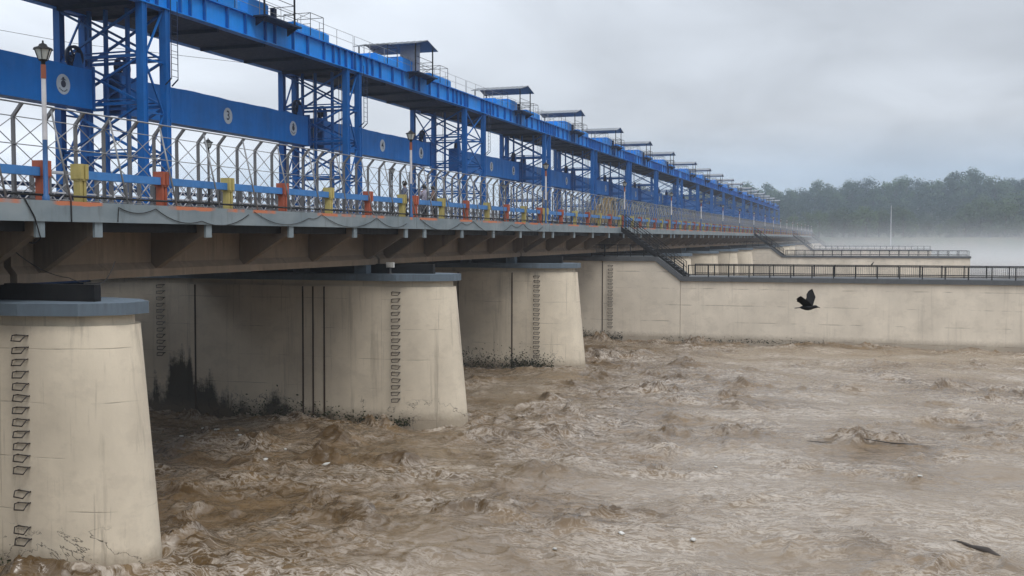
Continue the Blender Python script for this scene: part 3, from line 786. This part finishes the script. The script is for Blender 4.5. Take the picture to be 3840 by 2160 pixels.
        for x in (-.22, .22): cp('chk', 'sheave_bracket', m_blue2, w, cheek, (x, yy, 0))
    if k <= 9:
        def disc(mb):
            n = 28
            mb.loft([[(x, .43 * math.cos(2 * math.pi * i / n), 6.98 + .46 * math.sin(2 * math.pi * i / n)) for i in range(n)] for x in (-34.598, -34.585)])
        d1 = cp('dsc', 'number_disc', m_disc, w, disc, (0, CL / 2, 0))
        d2 = cp('dsc', 'emblem_disc', m_disc, w, disc, (0, CL - 2.0, 0))
        cu = bpy.data.curves.new('number', 'FONT'); cu.body = str(k + 1); cu.size = .74; cu.align_x = 'CENTER'; cu.align_y = 'CENTER'; cu.offset = .012
        cu.materials.append(m_ink)
        tmp = bpy.data.objects.new('tmp', cu); C.objects.link(tmp); bpy.context.view_layer.update()
        nm_ = bpy.data.meshes.new_from_object(tmp.evaluated_get(bpy.context.evaluated_depsgraph_get())); bpy.data.objects.remove(tmp)
        if not nm_.materials: nm_.materials.append(m_ink)
        put('number', nm_, d1, (.42, 0, .92), (R(90), 0, R(90)))
        def emblem(mb):
            n = 14; x = -34.581
            mb.add([(x, .16 * math.cos(2 * math.pi * i / n), 7.0 + .17 * math.sin(2 * math.pi * i / n)) for i in range(n)], [tuple(range(n))])
            mb.add([(x, -.2, 7.17), (x, .2, 7.17), (x, .07, 7.24), (x, .05, 7.31), (x, -.05, 7.31), (x, -.07, 7.24)], [(0, 1, 2, 3, 4, 5)])
            for j in range(6):
                t0, t1 = math.pi * (1.2 + .1 * j), math.pi * (1.27 + .1 * j)
                mb.add([(x, r * math.cos(t), 6.98 + r * math.sin(t)) for r, t in ((.28, t0), (.34, t0), (.34, t1), (.28, t1))], [(0, 1, 2, 3)])
        cp('emb', 'emblem', m_ink, w, emblem, parent=d2)
for k in range(1, 20): bay(k)

# ------------------------------------------------------------------ divide walls with stairs and railings
def divide_wall(k, lab):
    yb = P[k] - 1.2; T = 6.6 ; TW = 3.6
    th = thing('divide_wall', lab, 'divide wall', (-13, yb, -9), 'divide walls running downstream')
    cp('dw0', 'pier_block', m_wall, th, lambda mb: mb.prism([(-42, -10), (-13.53, -10), (-13.53, -3.30), (-15.5, -1.80), (-42, -1.80)], 0, T))
    for i, (xa, xb) in enumerate(((-13.5, 14.0), (14.03, 16.5))):
        cp(('dw', i), 'wall_panel', m_wall, th, lambda mb, xa=xa, xb=xb: mb.box(xa, xb, .02, TW, -10, -3.33))
    def coping(mb):
        mb.prism([(-42, -1.797), (-15.45, -1.797), (-13.45, -3.327), (16.62, -3.327), (16.62, -2.98), (-13.3, -2.98), (-15.3, -1.45), (-42, -1.45)], -.14, TW + .1)
    cp('dwc', 'coping', m_coping, th, coping)
    # flight of steps from the deck down to the coping of the low wall
    def stair(mb):
        for yy in (.35, 1.65): mb.prism([(-18.3, .52), (-18.3, .92), (-13.0, -2.96), (-13.6, -2.96)], yy - .05, yy + .05)
    st = cp('dws', 'stair_flight', m_dark, th, stair)
    for i in range(17):
        t = (i + .5) / 17
        cp('step', 'step', m_coping, th, lambda mb: mb.box(-13.15, -12.85, .41, 1.59, -3.0, -2.96), (-5.2 + 5.1 * t, 0, 3.78 - 3.82 * t), parent=st)
    def srail(mb):
        for yy in (.33, 1.67):
            for i in range(6):
                t = i / 5; x = -18.25 + 4.95 * t; z = .95 - 3.75 * t
                mb.tube([(x, yy, z - .15), (x, yy, z + .95)], .028, 5)
            for o in (.95, .5): mb.tube([(-18.25, yy, .95 + o), (-13.3, yy, -2.8 + o)], .024, 5)
            for i in range(30):
                t = (i + .5) / 30; x = -18.25 + 4.95 * t; z = .95 - 3.75 * t
                mb.tube([(x, yy, z), (x, yy, z + .95)], .010, 4, False)
    cp('dwr', 'stair_railing', m_dark, th, srail, parent=st)
    near = k == 4
    for nm, yy in (('n', 0.02), ('f', TW - .1)):
        e = bpy.data.objects.new('wall_railing', None); C.objects.link(e); e.parent = th
        n = 19
        xs = [-12.9 + 29.2 * i / n for i in range(n + 1)]
        if near:
            for x in xs: cp('wrp', 'rail_post', m_dark, th, lambda mb: mb.box(-13.04, -12.96, -.04, .04, -2.98, -2.06), (x + 13, yy, 0), parent=e)
        else:
            cp('wrps', 'rail_posts', m_dark, th, lambda mb: [mb.box(x - .04, x + .04, -.04, .04, -2.98, -2.06) for x in xs], (0, yy, 0), parent=e, kind='stuff')
        cp('wrr', 'rail', m_dark, th, lambda mb: (mb.box(-12.9, 16.3, -.03, .03, -2.12, -2.05),), (0, yy, 0), parent=e)
        cp('wrr2', 'rail', m_dark, th, lambda mb: (mb.box(-12.9, 16.3, -.025, .025, -2.83, -2.76),), (0, yy, 0), parent=e)
        if k < 14: cp('wrb', 'balusters', m_dark, th, lambda mb: [mb.box(-12.85 + i * .13 - .007, -12.85 + i * .13 + .007, -.007, .007, -2.76, -2.12) for i in range(225)], (0, yy, 0), parent=e, kind='stuff')
    def up(mb):
        for yy in (-.02,):
            for i in range(6): mb.box(-20.6 + i * 1.05 - .03, -20.6 + i * 1.05 + .03, yy - .03, yy + .03, -1.45, -.52)
            mb.box(-20.6, -15.35, yy - .025, yy + .025, -.56, -.5); mb.box(-20.6, -15.35, yy - .025, yy + .025, -1.3, -1.24)
            for i in range(44): mb.box(-20.55 + i * .12 - .008, -20.55 + i * .12 + .008, yy - .008, yy + .008, -1.24, -.56)
    cp('dwu', 'landing_railing', m_dark, th, up)
    # handrail down the short slope of the coping
    cp('dwk', 'slope_railing', m_dark, th, lambda mb: [mb.tube([(-15.35, .0, -1.45 + o), (-13.2, .0, -2.98 + o)], .028, 5) for o in (.92, .5)] + [mb.tube([(-15.3 + 2.0 * i / 3, .0, -1.5 - 1.5 * i / 3), (-15.3 + 2.0 * i / 3, .0, -.55 - 1.5 * i / 3)], .028, 5) for i in range(4)])
    if near:
        ladder(th, -19.05, -.02, -2.2, -7.6)
        cp('dwg', 'slot_guide', m_rustguide, th, lambda mb: mb.box(-19.75, -19.68, -.025, .02, -7.9, -1.82))
        cp('dwg2', 'slot_guide', m_rustguide, th, lambda mb: mb.box(-23.75, -23.68, -.025, .02, -7.9, -1.82))
divide_wall(4, 'long cream divide wall with dark railing, the one crossing behind the flying crow')
divide_wall(9, 'second divide wall with railing, seen over the top of the long front wall')
divide_wall(14, 'misty divide wall with railing, third one out from the bridge')
divide_wall(19, 'faint misty divide wall farthest along the bridge, by the far bank')

# ------------------------------------------------------------------ trees on the far bank
def make_tree(seed, h, spread, tall=False):
    r = random.Random(seed); V = []; Fq = []
    n = 19
    lobes = []
    for i in range(n):
        a = r.uniform(0, 2 * math.pi); t = r.uniform(.05, 1.0)
        rad = spread * (1 - abs(t - .45) * 1.0) * r.uniform(.35, 1)
        lobes.append((rad * math.cos(a), rad * math.sin(a), h * (.16 + .76 * t), spread * r.uniform(.26, .46)))
    lobes.append((0, 0, h * .88, spread * .38))
    for (cx, cy, cz, rr) in lobes:
        for j in range(105):
            d = Vector((r.gauss(0, 1), r.gauss(0, 1), r.gauss(0, .85))).normalized()
            p = Vector((cx, cy, cz)) + d * rr * r.uniform(.55, 1.08)
            nrm = (d + Vector((r.uniform(-.7, .7), r.uniform(-.7, .7), r.uniform(-.3, .9)))).normalized()
            u = nrm.orthogonal().normalized(); v = nrm.cross(u); s = r.uniform(.22, .5) * (h / 14)
            ang = r.uniform(0, 6.28); u, v = u * math.cos(ang) + v * math.sin(ang), v * math.cos(ang) - u * math.sin(ang)
            b = len(V); V += [p - u * s, p + v * s * .6, p + u * s, p - v * s * .6]; Fq.append((b, b + 1, b + 2, b + 3))
    crown = np_mesh('crown', np.array([tuple(p) for p in V]), np.array(Fq), m_leaf, False)
    mb = MB(); mb.tube([(0, 0, -1.5), (.1, .05, h * .25), (-.05, .1, h * .5), (.1, 0, h * .75)], [.42, .33, .22, .08], 8)
    for i in range(6):
        l = lobes[i]; mb.tube([(0, 0, h * (.25 + .05 * i)), (l[0] * .5, l[1] * .5, (h * (.3 + .05 * i) + l[2]) / 2), (l[0], l[1], l[2])], [.18, .12, .05], 6)
    return crown, mb.mesh('trunk', m_trunk), (np.array([tuple(p) for p in V]), np.array(Fq))
TREES = [make_tree(100 + i, 14, (6.2, 5.0, 7.0, 4.4, 5.6, 6.6)[i]) for i in range(6)]
def gh(x, y): return float(ground_h(np.array([x]), np.array([y]))[0])
def tree(x, y, sc, lab, grp):
    v = random.randrange(6); th = thing('broadleaf_tree', lab, 'tree', (x, y, gh(x, y)), grp, random.uniform(0, 6.28))
    th.scale = (sc * random.uniform(.9, 1.15), sc * random.uniform(.9, 1.15), sc)
    put('crown', TREES[v][0], th); put('trunk', TREES[v][1], th)
rt = random.Random(5)
for i in range(44):
    x = -105 + i * 4.4 + rt.uniform(-1.6, 1.6)
    tree(x, 498 + rt.uniform(-8, 10), rt.choice((.80, .92, 1.0, 1.06, 1.14, 1.22)), 'blue-grey hazy tree on the skyline of the wooded bank', 'skyline trees of the far bank')
for i, (x, sc) in enumerate(((-27, .74), (-22, .86), (-17.5, .88), (-12.5, .92), (-8, .98), (-3.5, .90), (.5, 1.02), (5.5, .95), (11, 1.05), (14.5, .92))):
    tree(x, 447 + rt.uniform(-3, 4), sc * .86, f'dark green rounded tree, {ORD[i+1]} out from the bridge in the low clump by the mast', 'clump of trees by the mast')
for i, (x, y, sc) in enumerate(((38, 452, .9), (43, 462, 1.15), (47, 455, 1.1), (52, 450, 1.0), (57, 462, 1.25), (62, 452, 1.05), (68, 455, 1.2), (75, 452, 1.0), (83, 456, 1.1))):
    tree(x, y, sc, f'paler green tree low on the bank, {ORD[i+1]} one downstream of the bushes', 'low trees downstream of the mast')
for i, (x, sc) in enumerate(((19, .38), (23.5, .45), (28, .4), (32.5, .5))):
    tree(x, 446, sc, f'small bushy tree at the foot of the wood, {ORD[i+1]} downstream of the mast', 'bushes under the wood')
# the mass of the wood between the rows
VV, FF, b0 = [], [], 0
for i in range(330):
    x = -130 + 260 * ((i * .618034) % 1.0); y = 449 + 90 * (i / 330) ** .9; s = rt.uniform(.55, .75) if y < 462 else rt.uniform(.7, 1.0); V1, F1 = TREES[rt.randrange(6)][2]
    an = rt.uniform(0, 6.28); c_, s_ = math.cos(an), math.sin(an)
    W = np.stack([(V1[:, 0] * c_ - V1[:, 1] * s_) * s + x, (V1[:, 0] * s_ + V1[:, 1] * c_) * s + y, V1[:, 2] * s + gh(x, y) - 2.0], -1)
    keep = np.arange(len(F1)) % 2 == 0
    VV.append(W); FF.append(F1[keep] + b0); b0 += len(W)
tag(put('far_wood', np_mesh('far_wood', np.concatenate(VV), np.concatenate(FF), m_leaf, False)), 'dense hazy wood covering the hill of the far bank', 'wood', None, 'stuff')

# ---- mast and low shed on the far bank
th = thing('white_mast', 'slim white mast standing before the dark tree clump', 'mast', (9.6, 432, -6))
cp('ms1', 'mast_pole', m_lattice, th, lambda mb: mb.lathe([(.24, -6), (.18, 4), (.11, 12.6)], 10, 9.6))
cp('ms2', 'mast_base', m_coping, th, lambda mb: (mb.lathe([(.55, -7), (.55, -5.9)], 12, 9.6), mb.lathe([(.2, 12.6), (.05, 12.75)], 10, 9.6)))
for i, (x, y, hh) in enumerate(((-26.5, 426, 8.4), (-33.5, 300, 6.0))):
    th = thing('service_pole', ('thin dark pole by the far end of the bridge', 'thin dark pole rising from the far deck fence')[i], 'pole', (x, y, .8))
    cp(('sp', i), 'pole', m_galv, th, lambda mb: mb.lathe([(.12, .8), (.07, .8 + hh)], 8, x))
    cp(('sp2', i), 'pole_head', m_galv, th, lambda mb: mb.box(x - .25, x + .25, -.05, .05, .8 + hh, .86 + hh))

# ------------------------------------------------------------------ yellow mobile crane on the road
th = thing('mobile_crane', 'yellow mobile crane on the bridge road, boom lowered over its bonnet', 'crane', (-24.3, 101, .86))
cp('c1', 'chassis', m_mach_y, th, lambda mb: (mb.prism([(-25.4, 1.5), (-23.2, 1.5), (-23.2, 2.1), (-25.4, 2.1)], -2.2, 2.6), mb.prism([(-25.3, 2.1), (-24.0, 2.1), (-24.0, 2.7), (-25.3, 2.7)], -2.1, .3)))
cb_ = cp('c2', 'cab', m_mach_y, th, lambda mb: mb.loft([[(-24.0, -1.9, 2.1), (-23.0, -1.9, 2.1), (-23.0, .0, 2.1), (-24.0, .0, 2.1)], [(-23.95, -1.75, 3.9), (-23.1, -1.75, 3.9), (-23.1, -.35, 3.9), (-23.95, -.35, 3.9)]]))
cp('c3', 'cab_window', m_dark, th, lambda mb: mb.add([(-22.995, -1.6, 2.75), (-22.995, -.4, 2.75), (-23.07, -.55, 3.65), (-23.07, -1.6, 3.65)], [(0, 1, 2, 3)]), parent=cb_)
cp('c4', 'boom', m_mach_y, th, lambda mb: (mb.bar((-24.6, -1.2, 2.95), (-24.6, 3.6, 3.5), .42, .45), mb.bar((-24.6, 3.0, 3.44), (-24.6, 5.4, 3.72), .3, .34)))
cp('c5', 'boom_head', m_mach_y, th, lambda mb: mb.box(-24.8, -24.4, 5.2, 5.85, 3.4, 4.05))
cp('c6', 'hook_rope', m_dark, th, lambda mb: mb.tube([(-24.6, 5.7, 3.42), (-24.6, 5.7, 2.2)], .04, 6))
for s in (-25.45, -23.15):
    for yy in (-1.5, 1.9):
        def wheel(mb):
            n = 16; pr = [(.2, -.15), (.48, -.16), (.52, -.1), (.52, .1), (.48, .16), (.2, .15)]
            mb.loft([[(-24.3 + x, r * math.cos(2 * math.pi * i / n), 1.38 + r * math.sin(2 * math.pi * i / n)) for i in range(n)] for r, x in pr], True, True)
        cp('cw', 'wheel', m_tyre, th, wheel, (s + 24.3, yy, 0))

# ------------------------------------------------------------------ people leaning by the guard rail
def person(x, y, rot, shirt, trouser, lab, hgt=1.68, lean=0.0):
    th = thing('person', lab, 'person', (x, y, .9), 'people on the footway', rot)
    s = hgt / 1.70
    me = bpy.data.meshes.new('body')
    J_ = [((0, 0, .95), .135), ((.03 + lean * .2, 0, 1.15), .125), ((.02 + lean * .5, 0, 1.36), .15), ((.02 + lean * .6, 0, 1.47), .055), ((.05 + lean * .7, 0, 1.60), .095), ((.06 + lean * .7, 0, 1.70), .06),
          ((0, .10, .90), .095), ((.03, .11, .50), .065), ((0, .12, .08), .05), ((.14, .13, .04), .04),
          ((0, -.10, .90), .095), ((.02, -.11, .50), .065), ((-.02, -.12, .08), .05), ((.12, -.13, .04), .04),
          ((.02 + lean * .5, .20, 1.38), .06), ((.08 + lean, .25, 1.12), .045), ((.32 + lean, .16, 1.08), .036), ((.40 + lean, .14, 1.08), .04),
          ((.02 + lean * .5, -.20, 1.38), .06), ((.08 + lean, -.25, 1.12), .045), ((.32 + lean, -.16, 1.08), .036), ((.40 + lean, -.14, 1.08), .04)]
    E_ = [(0, 1), (1, 2), (2, 3), (3, 4), (4, 5), (0, 6), (6, 7), (7, 8), (8, 9), (0, 10), (10, 11), (11, 12), (12, 13), (2, 14), (14, 15), (15, 16), (16, 17), (2, 18), (18, 19), (19, 20), (20, 21)]
    me.from_pydata([tuple(c * s for c in p) for p, r in J_], E_, [])
    me.materials.append(m_skin)
    o = put('body', me, th)
    sk = o.modifiers.new('skin', 'SKIN')
    for i, (p, r) in enumerate(J_): me.skin_vertices[0].data[i].radius = (r * s, r * s)
    me.skin_vertices[0].data[0].use_root = True
    o.modifiers.new('sub', 'SUBSURF').levels = 1; o.modifiers['sub'].render_levels = 2
    mb = MB()
    def ell(cx, cy_, cz, rx, ry): return [(cx + rx * math.cos(2 * math.pi * i / 14), cy_ + ry * math.sin(2 * math.pi * i / 14), cz) for i in range(14)]
    mb.loft([ell(.01, 0, .88, .16, .20), ell(.03 + lean * .2, 0, 1.1, .155, .19), ell(.03 + lean * .45, 0, 1.32, .17, .23), ell(.02 + lean * .55, 0, 1.43, .10, .17), ell(.02 + lean * .58, 0, 1.48, .07, .08)], True, True)
    for sd_ in (-1, 1): mb.tube([(.02 + lean * .5, sd_ * .20, 1.39), (.07 + lean, sd_ * .255, 1.12), (.2 + lean, sd_ * .21, 1.10)], [.085, .07, .06], 10)
    o2 = put('shirt', mb.mesh('shirt', shirt), th); o2.scale = (s, s, s)
    mb = MB()
    for sd_ in (-1, 1): mb.tube([(0, sd_ * .09, .93), (.03, sd_ * .11, .5), (0, sd_ * .12, .07)], [.125, .095, .08], 10)
    mb.loft([ell(0, 0, .80, .13, .19), ell(0, 0, .93, .155, .195)], True, True)
    o3 = put('trousers', mb.mesh('trousers', trouser), th); o3.scale = (s, s, s)
    mb = MB(); hx = .05 + lean * .7
    mb.loft([ell(hx - .035, 0, 1.55, .09, .095), ell(hx - .03, 0, 1.62, .115, .11), ell(hx - .012, 0, 1.70, .11, .10), ell(hx - .005, 0, 1.765, .06, .06)], True, True)
    o4 = put('hair', mb.mesh('hair', m_hair), th); o4.scale = (s, s, s)
person(-20.1, 44.6, R(-150), cloth('shirt_grey_blue', (.10, .12, .18)), cloth('trousers_dark', (.03, .03, .035)), 'person in grey-blue shirt standing by the second street lamp behind the fence', 1.68, .02)
person(-19.9, 46.4, R(160), cloth('shirt_lilac', (.25, .23, .30)), cloth('trousers_grey', (.06, .06, .07)), 'person in pale lilac top facing away beside the orange post', 1.6, .03)
person(-20.0, 47.9, R(200), cloth('shirt_brown', (.12, .075, .06)), cloth('trousers_black', (.02, .02, .022)), 'person in dark brown top bending at the rail behind the blue beam', 1.6, .12)

# ------------------------------------------------------------------ crow in flight and perched birds
def wing(mb, side, tip, mid_, root=(.08, -.10)):
    # side: +1 / -1; outline of root, wrist, tip feathers with a little thickness
    r0 = Vector((root[0], side * .03, .035)); r1 = Vector((root[1], side * .03, .03))
    m0 = Vector(mid_); t0 = Vector(tip)
    ch = Vector((-.15, 0, -.02)); pts = [r0, m0 + Vector((.045, 0, .0)), t0 + Vector((.03, 0, .01))]
    back = [t0 + Vector((-.015, 0, -.01)), t0 + Vector((-.055, 0, -.045)), t0.lerp(m0, .30) + Vector((-.075, 0, -.02)), t0.lerp(m0, .38) + Vector((-.10, 0, -.045)), m0 + ch * .85, r1]
    poly = pts + back; up_ = Vector((0, side * .004, .006))
    mb.loft([[p - up_ for p in poly], [p + up_ for p in poly]])
th = thing('flying_crow', 'black crow in flight with raised wings before the cream divide wall', 'bird', (-1.01, 20.94, -1.33), None, R(18.5))
def body(mb):
    prof = [(-.155, .012), (-.12, .032), (-.06, .052), (0, .058), (.06, .05), (.105, .036), (.135, .036), (.165, .028), (.19, .014), (.215, .008), (.238, .002)]
    zc = [.0, .0, -.002, -.004, 0, .008, .014, .014, .008, .002, -.008]
    mb.loft([[(x, r * math.cos(2 * math.pi * i / 12), z + r * .92 * math.sin(2 * math.pi * i / 12)) for i in range(12)] for (x, r), z in zip(prof, zc)], True, True)
mb = MB(); body(mb); put('body', mb.mesh('body', m_feather), th)
mb = MB(); wing(mb, -1, (-.225, -.20, .215), (-.06, -.10, .115), (.07, -.10)); put('wing', mb.mesh('wing', m_feather), th)
mb = MB(); wing(mb, 1, (.095, .16, .335), (.125, .10, .20), (.10, -.09)); put('wing', mb.mesh('wing', m_feather), th)
mb = MB(); mb.loft([[(-.12, -.028, z), (-.235, -.05, z - .012), (-.26, 0, z - .014), (-.235, .05, z - .012), (-.12, .028, z)] for z in (-.004, .006)]); put('tail', mb.mesh('tail', m_feather), th)
def perch(x, y, z, lab):
    th = thing('perched_bird', lab, 'bird', (x, y, z), 'birds perched on the wall railing', R(40))
    mb = MB(); prof = [(-.16, .03, .008), (-.09, .07, .03), (-.01, .13, .062), (.06, .18, .055), (.09, .23, .036), (.105, .27, .036), (.13, .285, .022), (.175, .28, .003)]
    mb.loft([[(px, r * math.cos(2 * math.pi * i / 10), pz + r * math.sin(2 * math.pi * i / 10)) for i in range(10)] for px, pz, r in prof], True, True); put('body', mb.mesh('body', m_feather), th)
    mb = MB()
    for s in (-.025, .025): mb.tube([(0, s, .09), (.01, s, 0)], .007, 5)
    put('legs', mb.mesh('legs', m_feather), th)
perch(.55, 81.62, -2.05, 'small dark bird perched on the rail of the long divide wall')

# ------------------------------------------------------------------ driftwood, sticks and litter on the flood
def wz(x, y): return WATER + float(water_height(np.array([x]), np.array([y]))[0][0])
def log(pts, rs, lab, name='driftwood_log'):
    c = pts[len(pts) // 2]; th = thing(name, lab, 'driftwood', (c[0], c[1], WATER))
    mb = MB(); mb.tube([(x - c[0], y - c[1], wz(x, y) - WATER + dz_) for x, y, dz_ in pts], rs, 8); put('trunk', mb.mesh('trunk', m_wood), th); return th
t_ = log([(2.25, 29.6, -.02), (2.5, 29.38, .0), (2.75, 29.15, .0), (2.95, 28.98, .02), (3.08, 28.88, .02), (3.2, 28.78, -.01), (3.38, 28.63, -.04)], [.02, .05, .07, .10, .12, .08, .03], 'dark driftwood log lying half sunk in the flood')
log([(-2.03, 42.38, .05), (-1.5, 42.3, .06), (-1.08, 42.24, .04)], [.012, .022, .01], 'thin reddish-brown stick floating mid stream', 'floating_stick')
log([(.1, 42.7, .05), (1.1, 42.6, .07), (2.05, 42.72, .03)], [.012, .028, .01], 'long dark stick floating beyond the driftwood log', 'floating_stick')
bits = [(-20.18, 32.55), (-20.54, 34.52), (-18.11, 33.19), (-25.99, 35.68), (-26.26, 37.52), (-6.18, 27.9), (-4.26, 28.12), (1.87, 37.34), (-4.89, 37.47), (-7.45, 25.74), (-24.9, 36.6), (-24.2, 36.9), (-23.6, 36.2), (-25.3, 37.0), (-22.9, 35.7)]
for i, (x, y) in enumerate(bits):
    under = x < -17
    o = MB(); r = random.Random(i); s = r.uniform(.04, .09)
    rings = [[(s * w_ * 1.6 * math.cos(t * math.pi / 4) * (1 + .25 * math.sin(3 * t + i)), s * w_ * math.sin(t * math.pi / 4), z_) for t in range(8)] for w_, z_ in ((.8, -.02), (1, .01), (.6, .03))]
    o.loft(rings, True, True)
    ob = put('floating_litter', o.mesh('floating_litter', m_litter), None, (x, y, wz(x, y) + .02), (r.uniform(-.3, .3), r.uniform(-.3, .3), r.uniform(0, 6)))
    tag(ob, 'scrap of white litter floating under the bridge beside the mossy pier' if under else 'scrap of white litter floating out in the open flood', 'litter', 'litter under the bridge' if under else 'litter in the open stream')

# ------------------------------------------------------------------ weeds clinging to the foot of the piers
def weeds(name, lab, spots, n, seed):
    r = random.Random(seed); V = []; Fq = []
    for j in range(n):
        x0, x1, yf, h = spots[r.randrange(len(spots))]
        x = r.uniform(x0, x1); z = WATER + abs(r.gauss(0, h)) - .1; y = yf - abs(r.gauss(0, .09))
        p = Vector((x, y, z)); d = Vector((r.uniform(-1, 1), r.uniform(-1, .1), r.uniform(-.3, 1))).normalized(); u = d.cross(Vector((r.uniform(-1, 1), 1, .3))).normalized()
        l = r.uniform(.05, .15); w = l * .3; b = len(V)
        V += [p, p + d * l * .5 + u * w, p + d * l, p + d * l * .5 - u * w]; Fq.append((b, b + 1, b + 2, b + 3))
    tag(put(name, np_mesh(name, np.array([tuple(v) for v in V]), np.array(Fq), m_weed, False)), lab, 'weeds', None, 'stuff')
weeds('clinging_weeds', 'dark straggling weeds on the water line of the mossy pier', [(-27, -22.5, P[2] - 1.33, .42), (-24, -20, P[2] - 1.36, .28), (-20.5, -18.2, P[2] - 1.36, .16)], 1100, 1)
weeds('clinging_weeds', 'dark weeds heaped at the foot of the third pier', [(-24, -19, P[3] - 1.33, .55), (-20.5, -17.8, P[3] - 1.36, .35)], 1300, 2)
weeds('clinging_weeds', 'brown weeds along the base of the long divide wall', [(-15, -2.5, P[4] - 1.22, .16), (-22, -18, P[4] - 1.24, .3)], 900, 3)
weeds('clinging_weeds', 'sparse weeds along the cracked base of the cut-off pier', [(-21, -17.5, P[1] - 1.36, .14)], 300, 4)

# ------------------------------------------------------------------ cables
def cable(lab, pts, r=.016, name='hanging_cable'):
    P_ = []
    for i in range(len(pts) - 1):
        a_, b_ = Vector(pts[i]), Vector(pts[i + 1]); n = 8
        sag = (b_ - a_).length * .09
        for j in range(n):
            t = j / n; p = a_.lerp(b_, t); p.z -= sag * 4 * t * (1 - t) if abs(b_.z - a_.z) < (b_ - a_).length * .8 else 0; P_.append(p)
    P_.append(Vector(pts[-1]))
    c = P_[0]; mb = MB(); mb.tube([p - c for p in P_], r, 6)
    o = put(name, mb.mesh(name, m_rubber), None, c); tag(o, lab, 'cable'); return o
xf = XF + .085
cable('black cable drooping from the deck edge to the shadow under the first bracket', [(xf, 19.55, .92), (xf, 19.85, .5), (xf - .02, 20.05, .0), (xf - .6, 20.3, -.1)])
cable('black cable hanging down the edge beam by the first yellow post', [(xf, 21.05, .92), (xf, 21.06, .4)])
cable('black cable looping along the edge beam between first yellow and orange posts', [(xf, 22.75, .42), (xf, 22.78, .80), (xf, 24.3, .80), (xf, 26.4, .50), (xf, 28.9, .74)], .012)
cable('thin cable swagged along the edge beam before the second lamp', [(xf, 29.2, .84), (xf, 32.7, .70), (xf, 33.6, .84), (xf, 38.1, .80), (xf, 41, .62)], .010)
cable('thin cable swagged along the edge beam past the second lamp', [(xf, 42.4, .84), (xf, 47.4, .76), (xf, 49, .84), (xf, 55, .74), (xf, 57, .84), (xf, 61, .72)], .011)
cable('loose cable sagging below the first girder over the pier cap', [(-19.6, 20.35, -.25), (-19.0, 21.6, -1.0), (-18.3, 22.0, -1.12), (-18.4, 22.6, -.6)], .012)
th = thing('overhead_wire', 'thin overhead wire crossing the sky behind the first street lamp', 'wire', (-60, 40, 16))
mb = MB(); mb.tube([(-9, 10, 1.2), (-4, 18, -.2), (2, 27, -1.0), (12, 42, -1.1)], .018, 5); put('wire', mb.mesh('wire', m_rubber), th)

# ------------------------------------------------------------------ air: haze over everything, low spray mist beyond the walls
def vol(name, lab, x0, x1, y0, y1, z0, z1, dens, col):
    mb = MB(); mb.box(x0, x1, y0, y1, z0, z1)
    m = bpy.data.materials.new(name); m.use_nodes = True; nt = m.node_tree; nt.nodes.clear()
    v = N(nt, 'ShaderNodeVolumePrincipled'); v.inputs['Color'].default_value = (*col, 1); v.inputs['Density'].default_value = dens
    v.inputs['Anisotropy'].default_value = 0.0
    o_ = N(nt, 'ShaderNodeOutputMaterial'); L(nt, v.outputs[0], o_.inputs['Volume'])
    tag(put(name, mb.mesh(name, m)), lab, name, None, 'stuff'); return m, nt, v
vol('haze', 'pale blue haze thickening towards the far bank', -1600, 1600, -80, 2700, -11.5, 48, .00042, (.80, .88, .98))
m_, nt, v = vol('mist', 'white spray mist lying low over the water by the far divide walls', -70, 260, 205, 427, -8.4, 9.0, .004, (.93, .95, .98))
sx = N(nt, 'ShaderNodeSeparateXYZ'); L(nt, geo_pos(nt), sx.inputs[0])
fz = MR(nt, sx.outputs[2], 8.5, -5.0)
L(nt, M(nt, 'MULTIPLY', M(nt, 'MULTIPLY', M(nt, 'POWER', fz, 2.6), .0080), MR(nt, sx.outputs[1], 205, 300)), v.inputs['Density'])
vol('mist', 'blue-grey mist hanging among the trees of the far bank', -500, 600, 428, 760, -9.5, 46, .0014, (.50, .74, 1.0))
